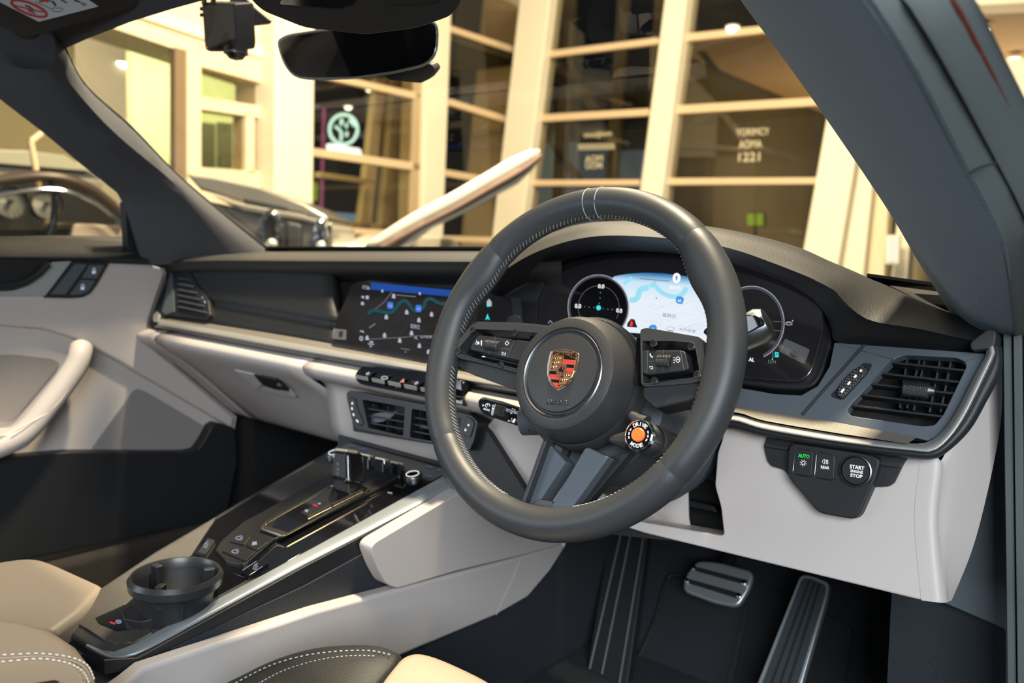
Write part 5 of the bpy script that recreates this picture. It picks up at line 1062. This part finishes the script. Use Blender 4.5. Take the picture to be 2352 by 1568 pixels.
# lower spokes
k = slab('lower_spoke', M['hub'], sw, WP, [(1246, 1012), (1256, 1011), (1193, 1187), (1186, 1182)], .036, -.003, 0, .001)
slab('inner_face', M['slate'], k, WP, [(1257, 1014), (1300, 1060), (1243, 1146), (1212, 1172), (1194, 1186)], .020, -.012, 0, .001)
k = slab('lower_spoke', M['slate'], sw, WP, [(1342, 1030), (1350, 1026), (1398, 1049), (1312, 1168), (1262, 1199), (1250, 1200), (1246, 1196)], .020, -.003, 0, .003)
slab('outer_face', M['black'], k, WP, [(1396, 1050), (1450, 1036), (1334, 1172), (1310, 1170)], .012, -.014, 0, .001)
k = slab('spoke_foot', mat('warm_black_plastic', (.060, .054, .047), .4), sw, WP, [(1222, 1156), (1240, 1145), (1272, 1151), (1262, 1180), (1248, 1200), (1194, 1190)], .012, -.008, .003, .003)
for x, y in ((1205, 1178), (1244, 1187.5)): screw(x, y, -.0065, k)
B().tube([WP.at(1290, 1020, -.03), WP.at(1250, 1120, -.025)], .012, 10).done('spoke_core', M['dark'], sw)
# drive-mode dial
D0 = WP.at(1467, 998.5, .012); rD = (WP.at(1467, 1031, .012)-D0).length*1.10
k = B().lathe(D0-WN*.003, -WN, [(rD*1.0, 0), (rD*1.04, .002), (rD*1.04, .020), (rD*.98, .022)], 44).done('mode_dial', M['grip'], sw)
B().lathe(D0-WN*.024, -WN, [(rD*.96, 0), (rD*1.10, .002), (rD*1.12, .034), (rD*1.0, .044)], 36).done('dial_base', M['hub'], k)
B().lathe(D0, WN, [(rD*1.02, -.004), (rD*1.0, .0005), (rD*.93, .0012), (rD*.90, .0004)], 44, False, False).done('dial_ring', M['chrome'], k)
B().lathe(D0, WN, [(rD*.95, -.002), (rD*.92, .0003), (.001, .0003)], 40).done('dial_face', M['gloss'], k)
B().lathe(D0, WN, [(rD*.45, 0), (rD*.44, .0022), (rD*.38, .003), (.001, .0032)], 32).done('mode_button', M['orange'], k)
DPn = Pl(D0, WN)
for s_, c, sg in (('DRIVE', 1, 1), ('MODE', -1, -1)):
    n = len(s_); wdt = 17 if n == 5 else 19
    for i, ch in enumerate(s_):
        f = i-(n-1)/2; an = R(90*sg)-sg*R(f*wdt) if True else 0; rr2 = rD*.70
        e = WX*math.cos(an)+WY*math.sin(an); tgt = (WX*-math.sin(an)+WY*math.cos(an))*(-sg)
        up = e*sg; ce = D0+e*rr2+WN*.0006
        hw, hh = rD*(.085 if ch == 'I' else .11)*(.4 if ch == 'I' else 1), rD*.13
        o = text(ch, M['w'], k, DPn, (1460, 990), (1470, 990), (1460, 1000), 0, bold=.04); me = o.data
        A_, B_, C_ = DPn.at(1460, 990), DPn.at(1470, 990), DPn.at(1460, 1000); ux, uy = B_-A_, C_-A_
        for v in me.vertices:
            d = v.co-A_; g2 = ux.dot(ux)*uy.dot(uy)-ux.dot(uy)**2; a_1 = (d.dot(ux)*uy.dot(uy)-d.dot(uy)*ux.dot(uy))/g2; b_1 = (d.dot(uy)*ux.dot(ux)-d.dot(ux)*ux.dot(uy))/g2
            v.co = ce+tgt*(a_1-.5)*2*hw-up*(b_1-.5)*2*hh
for a0 in (150, -30):
    for j in range(3):
        an0 = R(a0+j*22); an1 = R(a0+j*22+14)
        B().tube([D0+(WX*math.cos(an)+WY*math.sin(an))*rD*.68+WN*.0006 for an in (an0, (an0+an1)/2, an1)], .0006, 5).done('dial_mark', M['w'], k)
B().tube([WP.at(1448, 952, -.004), WP.at(1480, 975, -.006)], [.004, .010], 10).done('dial_arm', M['hub'], k)
B().tube([WP.at(1402, 1008, -.006), WP.at(1445, 1012, -.008)], [.003, .010], 10).done('dial_arm', M['hub'], k)
# paddles
PP = Pl(WC-WN*.030, WN)
slab('shift_paddle', M['black'], sw, PP, [(1160, 742), (1166, 728), (1176, 723), (1190, 724), (1197, 735), (1196, 760), (1160, 770)], .006, 0, .002, .002)
slab('shift_paddle', M['black'], sw, PP, [(1596, 880), (1640, 868), (1640, 950), (1612, 952), (1598, 936)], .006, 0, .002, .002)
slab('paddle_tip', M['black'], sw, PP, [(1614, 764), (1620, 753), (1632, 751), (1632, 772)], .008, .004, .002, .002)
B().tube(cat([PP.at(*p, -.004) for p in ((1592, 912), (1590, 940), (1596, 968), (1608, 984))], 5), .0022, 8).done('paddle_trim', M['silver'], sw)
# ================================================================== centre console
CP = Pl((0, -.294, .41), (0, -.223, 1)); SX = Pl((.102, 0, 0), (1, 0, 0))
con = thing('centre_console', (.02, -.1, .17), 'sloping centre console with gloss black panel, silver edge and beige side pads', 'console')
M['consg'] = mat('console_grey_plastic', (.085, .088, .09), .38, .35)
M['goldcap'] = mat('gold_lit_metal', (.62, .54, .40), .4, .5)
M['meshg'] = knurl('gold_lit_mesh', (.55, .48, .36), 420, .7, .4)
M['meshd'] = knurl('grey_mesh_trim', (.30, .28, .26), 330, .8, .4)
body = [(140, 1431), (149, 1404), (239, 1342), (352, 1267), (490, 1186), (751, 1040), (787, 1018), (809, 1011), (1003, 1062), (1060, 1078), (1078, 1100), (1060, 1108), (837, 1226), (700, 1298), (318, 1508), (284, 1516), (252, 1512), (225, 1497), (150, 1452)]
slab('body', M['consg'], con, CP, body, .10, 0, [.004]*14+[.012]*5, .005, 3)
eT = [(200, 1478), (246, 1495), (275, 1492), (330, 1466), (450, 1402), (570, 1338), (700, 1268), (815, 1205), (1028, 1088), (1060, 1074)]
eB = [(196, 1484), (242, 1508), (284, 1512), (345, 1488), (450, 1431), (570, 1366), (700, 1296), (837, 1225), (1060, 1106), (1090, 1090)]
part(loft('edge_trim', mat('edge_silver', (.36, .39, .41), .36, .35), con, [[CP.at(*p, .003) for p in eT], [CP.at((a[0]*.5+b[0]*.5), (a[1]*.5+b[1]*.5), .006) for a, b in zip(eT, eB)], [CP.at(*p, .003) for p in eB], [CP.at(x, y+3, -.003) for x, y in eB]], 40, 3), 'broad satin silver edge along the driver side')
slab('mesh_inlay', M['meshd'], con, CP, [(158, 1413), (167, 1395), (250, 1340), (358, 1270), (496, 1188), (470, 1225), (440, 1272), (330, 1350), (290, 1385), (218, 1418), (227, 1432), (270, 1449), (340, 1440), (350, 1450), (306, 1474), (272, 1479), (239, 1468), (167, 1425)], .003, .002, 0, .0008)
slab('well_panel', M['gloss'], con, CP, [(269, 1390), (218, 1419), (227, 1431), (270, 1449), (340, 1441), (366, 1438), (566, 1330), (520, 1312), (442, 1268), (352, 1330)], .002, .0012, .003)
slab('gloss_panel', M['gloss'], con, CP, [(496, 1190), (751, 1043), (790, 1021), (812, 1014), (1003, 1066), (1036, 1078), (1024, 1087), (815, 1203), (700, 1266), (622, 1310), (570, 1328), (520, 1310), (442, 1270), (470, 1228)], .004, .0026, 0, .0012)
B().tube([CP.at(*p, .003) for p in ((496, 1188), (600, 1127), (751, 1041), (785, 1021))], .0012, 6).done('edge_line', M['steel'], con)
g = Print(CP, .0016); g.line([(252, 1428), (264, 1432)], 3.4); g.done('brake_light_bar', M['redl'], con)
g = Print(CP, .0016); g.hoop(272, 1427, 6.5, 1.3, 3.6); g.line([(269, 1427), (275, 1427)], 2); g.done('parking_icon', M['w2'], con)
tr = slab('selector_tray', M['vblack'], con, CP, [(494, 1262), (508, 1240), (563, 1194), (599, 1176), (750, 1090), (800, 1066), (917, 1090), (865, 1122), (627, 1239), (572, 1289), (554, 1294), (516, 1285)], .006, .0065, .003, .002)
B().tube([CP.at(*p, .007) for p in ((917, 1091), (866, 1122), (690, 1212), (627, 1239), (572, 1288))], .0009, 6).done('tray_edge', M['steel'], tr)
for q, ic in (([(526, 1242), (550, 1221), (574, 1232), (561, 1250)], (549, 1235)), ([(564, 1251), (577, 1235), (618, 1243), (590, 1263)], (584.5, 1247)), ([(509, 1264), (524, 1245), (588, 1265), (564, 1287)], (540, 1266))):
    b_ = slab('roof_button', M['vblack'], tr, CP, q, .003, .0085, .002, .001)
    g = Print(CP, .0090); x, y = ic
    if ic[0] > 580: g.fill([(x-5, y-3), (x+5, y-4), (x+6, y+3), (x-6, y+5)])
    else: g.line([(x-8, y+1), (x-5, y-3), (x+1, y-4), (x+4, y), (x+8, y+1), (x+5, y+4), (x-4, y+3), (x-8, y+1)], 1.6); g.line([(x+3, y-6), (x+8, y-3), (x+8, y)], 1.3)
    g.done('icon', M['w2'], b_)
for q, ic, in (([(454, 1268), (477, 1235), (493, 1240), (472, 1272)], (473.5, 1250)), ([(553, 1312), (591, 1287), (617, 1293), (572, 1321)], (587, 1300))):
    b_ = slab('seat_heater_button', M['black'] if ic[0] < 500 else M['gloss'], con, CP, q, .004, .006, .001, .001)
    g = Print(CP, .0064); x, y = ic; g.line([(x+5, y-7), (x-3, y-2), (x-6, y+6), (x+2, y+7)], 1.5); g.line([(x+2, y-3), (x-1, y+5)], 1); g.line([(x+5, y-2), (x+2, y+5)], 1)
    if x > 500: g.line([(x-30, y+9), (x+2, y-12)], 1.1); g.line([(x+2, y+9), (x+16, y)], 1.1)
    g.done('icon', M['w2'], b_)
sp = slab('selector_plate', M['gloss'], con, CP, [(600, 1214), (611, 1199), (760, 1116), (822, 1111), (851, 1121), (840, 1130), (650, 1231), (640, 1228)], .003, .0095, .002, .001)
B().tube(rnd([CP.at(*p, .0098) for p in ((600, 1214), (611, 1199), (760, 1116), (822, 1111), (851, 1121), (840, 1130), (650, 1231))], .003), .0013, 6, True).done('bronze_frame', mat('bronze_trim', (.42, .36, .27), .3, 1.), sp)
slab('front_lip', bpy.data.materials['bronze_trim'], sp, CP, [(600, 1215), (608, 1206), (660, 1222), (648, 1232)], .002, .0102, .001)
for a, b in (((706, 1187), (760, 1160)), ((764, 1158), (832, 1124))): B().tube([CP.at(*a, .0105), CP.at(*b, .0105)], .0011, 6).done('bright_bar', bpy.data.materials['bronze_trim'], sp)
slab('park_button', M['vblack'], sp, CP, [(690, 1176), (742, 1148), (768, 1155), (714, 1184)], .002, .0108, .001, .0006)
g = Print(CP, .0113); g.line([(719, 1158.5), (729, 1162)], 3.6); g.done('red_bar', M['redl'], sp)
g = Print(CP, .0113); g.fill([(699, 1173), (702, 1169), (709, 1171), (706, 1176)]); g.fill([(729, 1157), (733, 1154), (738, 1155), (734, 1158)]); g.done('icon', M['w2'], sp)
# toggles and dials
for k in range(3):
    dx, dy = 34.5*k, 8.8*k; F = Pl(CP.at(836+dx, 1080+dy), (0, -1, .3))
    o = slab('toggle', M['gloss'], con, F, [(826+dx, 1043+dy), (848+dx, 1048+dy), (848+dx, 1082+dy), (822+dx, 1078+dy)], .012, .004, 0, .003, 3)
    slab('bright_cap', M['goldcap'], o, F, [(827+dx, 1039+dy), (849+dx, 1044+dy), (848+dx, 1049+dy), (826+dx, 1044+dy)], .008, .0052, 0, .001)
    B().tube([F.at(848+dx, 1046+dy, .0045), F.at(850+dx, 1056+dy, .0045)], .0010, 6).done('bright_corner', M['chrome'], o)
for (x, y), lab in (((949, 1098), 'volume'), ((770, 1048), 'temperature')):
    c = CP.at(x, y, .002); rr3 = .0130
    o = B().lathe(c, CP.n, [(rr3, 0), (rr3, .0045), (rr3*.94, .006), (rr3*.80, .0062), (.001, .0060)], 36).done('rotary_dial', M['steel'], con)
    B().tube([c+CP.n*.0070+(V((1, 0, 0))*math.cos(a)+V((0, 1, .22)).normalized()*math.sin(a))*rr3*.68 for a in [2*math.pi*i/28 for i in range(28)]], .0006, 6, True).done('lit_ring', M['w'], o)
    B().lathe(c+CP.n*.0060, CP.n, [(rr3*.9, 0), (rr3*.86, .0006), (.001, .0006)], 32).done('dial_cap', M['gloss'], o)
g = Print(CP, .0034); g.hoop(813, 1094, 3, 3, 2.6); g.line([(807, 1092), (819, 1097)], 4); g.disc(817, 1088, 2); g.line([(850, 1106), (858, 1098)], 7); g.disc(859, 1098, 2); g.line([(890, 1130), (901, 1132)], 2)
g.done('icon', M['w2'], con)
dimb = glow('dim_blue_print', (.07, .10, .17), 1.)
for x, y, w in ((809, 1024, 9), (834, 1031, 9), (986, 1072, 7), (1013, 1079, 8), (986, 1093, 6)): g = Print(CP, .0034); g.line([(x-w, y-1), (x+w, y+1)], 2.6); g.done('dim_icon', dimb, con)
# gear selector
FS = Pl(CP.at(785, 1126, .009), (0, -1, .30))
t = thing('gear_selector', CP.at(790, 1128, .009), 'stubby black gear selector with bright edge and R N D lettering', 'gear selector')
slab('grip', M['gloss'], t, FS, [(768, 1032), (795, 1036), (800, 1106), (790, 1112), (762, 1098), (760, 1090)], .032, .008, 0, .004, 4)
slab('ribbed_top', M['goldcap'], t, FS, [(769, 1027), (796, 1031), (795, 1038), (767, 1035)], .022, .0086, 0, .002, 3)
slab('bright_edge', M['chrome'], t, FS, [(794.5, 1044), (800, 1045), (801.5, 1104), (796.5, 1102)], .004, .0095, 0, .001)
slab('face', M['black'], t, FS, [(769, 1040), (792, 1044), (794, 1098), (763, 1090)], .002, .0092, .001)
slab('stem', M['dark'], t, FS, [(764, 1096), (800, 1106), (801, 1136), (765, 1126)], .024, .003, 0, .004)
for ch, y in (('R', 1061), ('N', 1073), ('D', 1083)): text(ch, M['wd'], t, FS, (774, y), (779.5, y+.8), (773.6, y+7), .0098, bold=.02)
# console flanks
slab('side_panel', M['black'], con, SX, [(240, 1516), (318, 1511), (700, 1301), (837, 1229), (1062, 1109), (1100, 1094), (1180, 1160), (853, 1252), (905, 1354), (726, 1402), (328, 1534), (240, 1550)], .004, .002, 0, .001)
slab('mesh_panel', M['cloth2'], con, SX, [(391, 1489), (700, 1345), (852, 1262), (872, 1306), (902, 1350), (726, 1398), (412, 1502)], .003, .0036, .003, .001)
part(slab('knee_pad', M['beige'], con, Pl((.125, 0, 0), (1, 0, 0)), [(851, 1262), (860, 1246), (1060, 1128), (1120, 1120), (1250, 1200), (1302, 1246), (1192, 1276), (1050, 1310), (912, 1351), (888, 1342), (868, 1306)], .022, .004, .008, .008, 4), 'beige padded knee cushion')
part(slab('lower_side', M['beige'], con, Pl((.125, 0, 0), (1, 0, 0)), [(180, 1640), (290, 1566), (330, 1534), (726, 1402), (905, 1354), (1192, 1279), (1306, 1246), (1264, 1312), (1213, 1372), (1140, 1414), (960, 1490), (620, 1640)], .02, 0, 0, .005, 3), 'beige leather lower flank')
B().tube([X(*p, .1258) for p in ((1140, 1412), (1178, 1330), (1196, 1284))], .0006, 6).done('seam', M['thread'], con)
# cup holder
cz = .466; cc3 = Z(404, 1316, cz)
t = thing('cup_holder', cc3-V((0, 0, .07)), 'round black cup holder ring standing in the console well', 'cup holder')
ro, ri = .0480, .0405
B().lathe(cc3, (0, 0, 1), [(ri, -.016), (ri+.0008, -.004), (ri+.003, .0005), (ro-.003, .0008), (ro, -.004), (ro-.001, -.012), (ro-.006, -.016), (ri, -.016)], 56, False, False).done('ring', mat('satin_black_plastic', (.030, .031, .033), .32), t)
B().lathe(cc3, (0, 0, 1), [(ri-.001, -.010), (ri-.003, -.02), (ri-.008, -.034), (ri-.009, -.035), (.001, -.035)], 48, False, False).done('cup_liner', M['dark'], t)
B().lathe(cc3, (0, 0, -1), [(ro-.007, .014), (ro-.009, .022), (ro-.012, .036), (ro-.015, .060)], 40, False, False).done('cup_wall', M['black'], t)
for an in (65, 185, 305):
    e = V((math.cos(R(an)), math.sin(R(an)), 0)); s_ = V((-e.y, e.x, 0))
    B().box(cc3+e*(ri-.007)-V((0, 0, .012)), e*.006, s_*.0040, V((0, 0, .013))).done('grip_tab', M['black'], t, bev=.0015)
for an in (100, 250, 340):
    e = V((math.cos(R(an)), math.sin(R(an)), 0)); B().tube([cc3+e*(ro-.014)-V((0, 0, .036)), cc3+e*(ro-.009)-V((0, 0, .016))], .0035, 8).done('web', M['black'], t)
slab('foot', M['black'], t, CP, [(278, 1404), (300, 1388), (345, 1392), (352, 1420), (322, 1428), (284, 1421)], .014, .012, .002, .002)
# ------------------------------------------------------------------ seats and armrest
AR = Pl((0, 0, .475), (0, 0, 1))
t = thing('arm_rest_box', Z(40, 1560, .28), 'beige stitched armrest box at the bottom left behind the console', 'armrest')
slab('lid', M['seatb'], t, AR, [(-160, 1402), (0, 1409), (70, 1418), (130, 1436), (180, 1468), (213, 1510), (222, 1546), (206, 1584), (120, 1680), (-160, 1680)], .05, 0, 0, .016, 5)
slab('box', M['black'], t, AR, [(-160, 1440), (60, 1450), (160, 1490), (190, 1540), (150, 1640), (-160, 1680)], .20, -.045, 0, .008)
for pts in ([(-80, 1502), (0, 1503), (90, 1500), (160, 1508), (200, 1526), (216, 1558)], [(-80, 1520), (0, 1519), (90, 1512), (150, 1520), (188, 1538), (204, 1566)]):
    pp_ = resample(cat([AR.at(*p, .0008) for p in pts], 8), 46); bb = B()
    for a, b in zip(pp_[::2], pp_[1::2]): bb.tube([a, b], .0007, 5)
    tag(bb.done('stitching', M['threadb'], t), kind='stuff')
B().tube(cat([AR.at(*p, .0002) for p in ((-80, 1511), (0, 1511), (90, 1506), (155, 1514), (194, 1532), (210, 1562))], 5), .0007, 6).done('seam', M['seatb'], t)
slab('release_notch', M['dark'], t, AR, [(70, 1570), (130, 1560), (160, 1600), (60, 1640)], .004, .001, .004)
PS = Pl((0, 0, .425), (0, 0, 1))
t = thing('passenger_seat', Z(20, 1400, .16), 'beige passenger seat cushion corner at the left edge, beyond the armrest', 'seat')
slab('cushion', M['seatb'], t, PS, [(-200, 1330), (-60, 1300), (0, 1286), (60, 1278), (96, 1280), (132, 1293), (242, 1342), (190, 1400), (120, 1450), (-200, 1450)], .10, 0, .01, .022, 5)
slab('seat_base', M['black'], t, PS, [(-200, 1350), (60, 1300), (220, 1350), (110, 1440), (-200, 1440)], .26, -.08)
DS = Pl((0, 0, .425), (0, 0, 1))
t = thing('driver_seat', Z(800, 1620, .16), 'black and beige driver seat cushion edge at the bottom of the frame', 'seat')
def mound(name, m, px, h, lab=None, z=.425):
    """padded cushion piece: outline on a level plane, crowned over its middle"""
    P = [Pl((0, 0, z), (0, 0, 1)).at(*p) for p in px]; P = cat(P, 4, True); c = sum(P, V())/len(P); rows = []
    for f, k in ((1.0, -.10), (1.0, -.02), (.985, -.006), (.95, .002), (.86, .55*h), (.66, .85*h), (.4, h), (.15, h*1.04)): rows.append([c+(p-c)*f+V((0, 0, k)) for p in P])
    bb = B(); gr = bb.grid(rows, True); bb.face(gr[-1]); o = bb.done(name, m, t, ang=70)
    if lab: o['label'] = lab
    return o
mound('bolster', M['seatk'], [(480, 1600), (560, 1548), (640, 1512), (720, 1490), (800, 1482), (870, 1484), (908, 1496), (930, 1516), (880, 1580), (820, 1660), (700, 1720), (500, 1700)], .008, 'black leather side bolster')
mound('cushion', M['seatb'], [(905, 1530), (940, 1504), (985, 1506), (1060, 1536), (1140, 1580), (1180, 1640), (1100, 1760), (900, 1800), (780, 1740), (850, 1610)], .006, 'beige cushion centre')
for pts, mm_ in (([(540, 1568), (620, 1528), (700, 1505), (780, 1495), (850, 1494), (896, 1503)], M['thread']), ([(575, 1580), (650, 1540), (730, 1516), (800, 1506), (860, 1506)], M['thread'])):
    pp_ = resample(cat([DS.at(*p, .0078) for p in pts], 8), 60); bb = B()
    for a, b in zip(pp_[::2], pp_[1::2]): bb.tube([a, b], .0006, 5)
    tag(bb.done('stitching', mm_, t), kind='stuff')
o = B().bx(.20, .62, -.9, -.25, .16, .36).done('seat_base', M['black'], t, bev=.02)
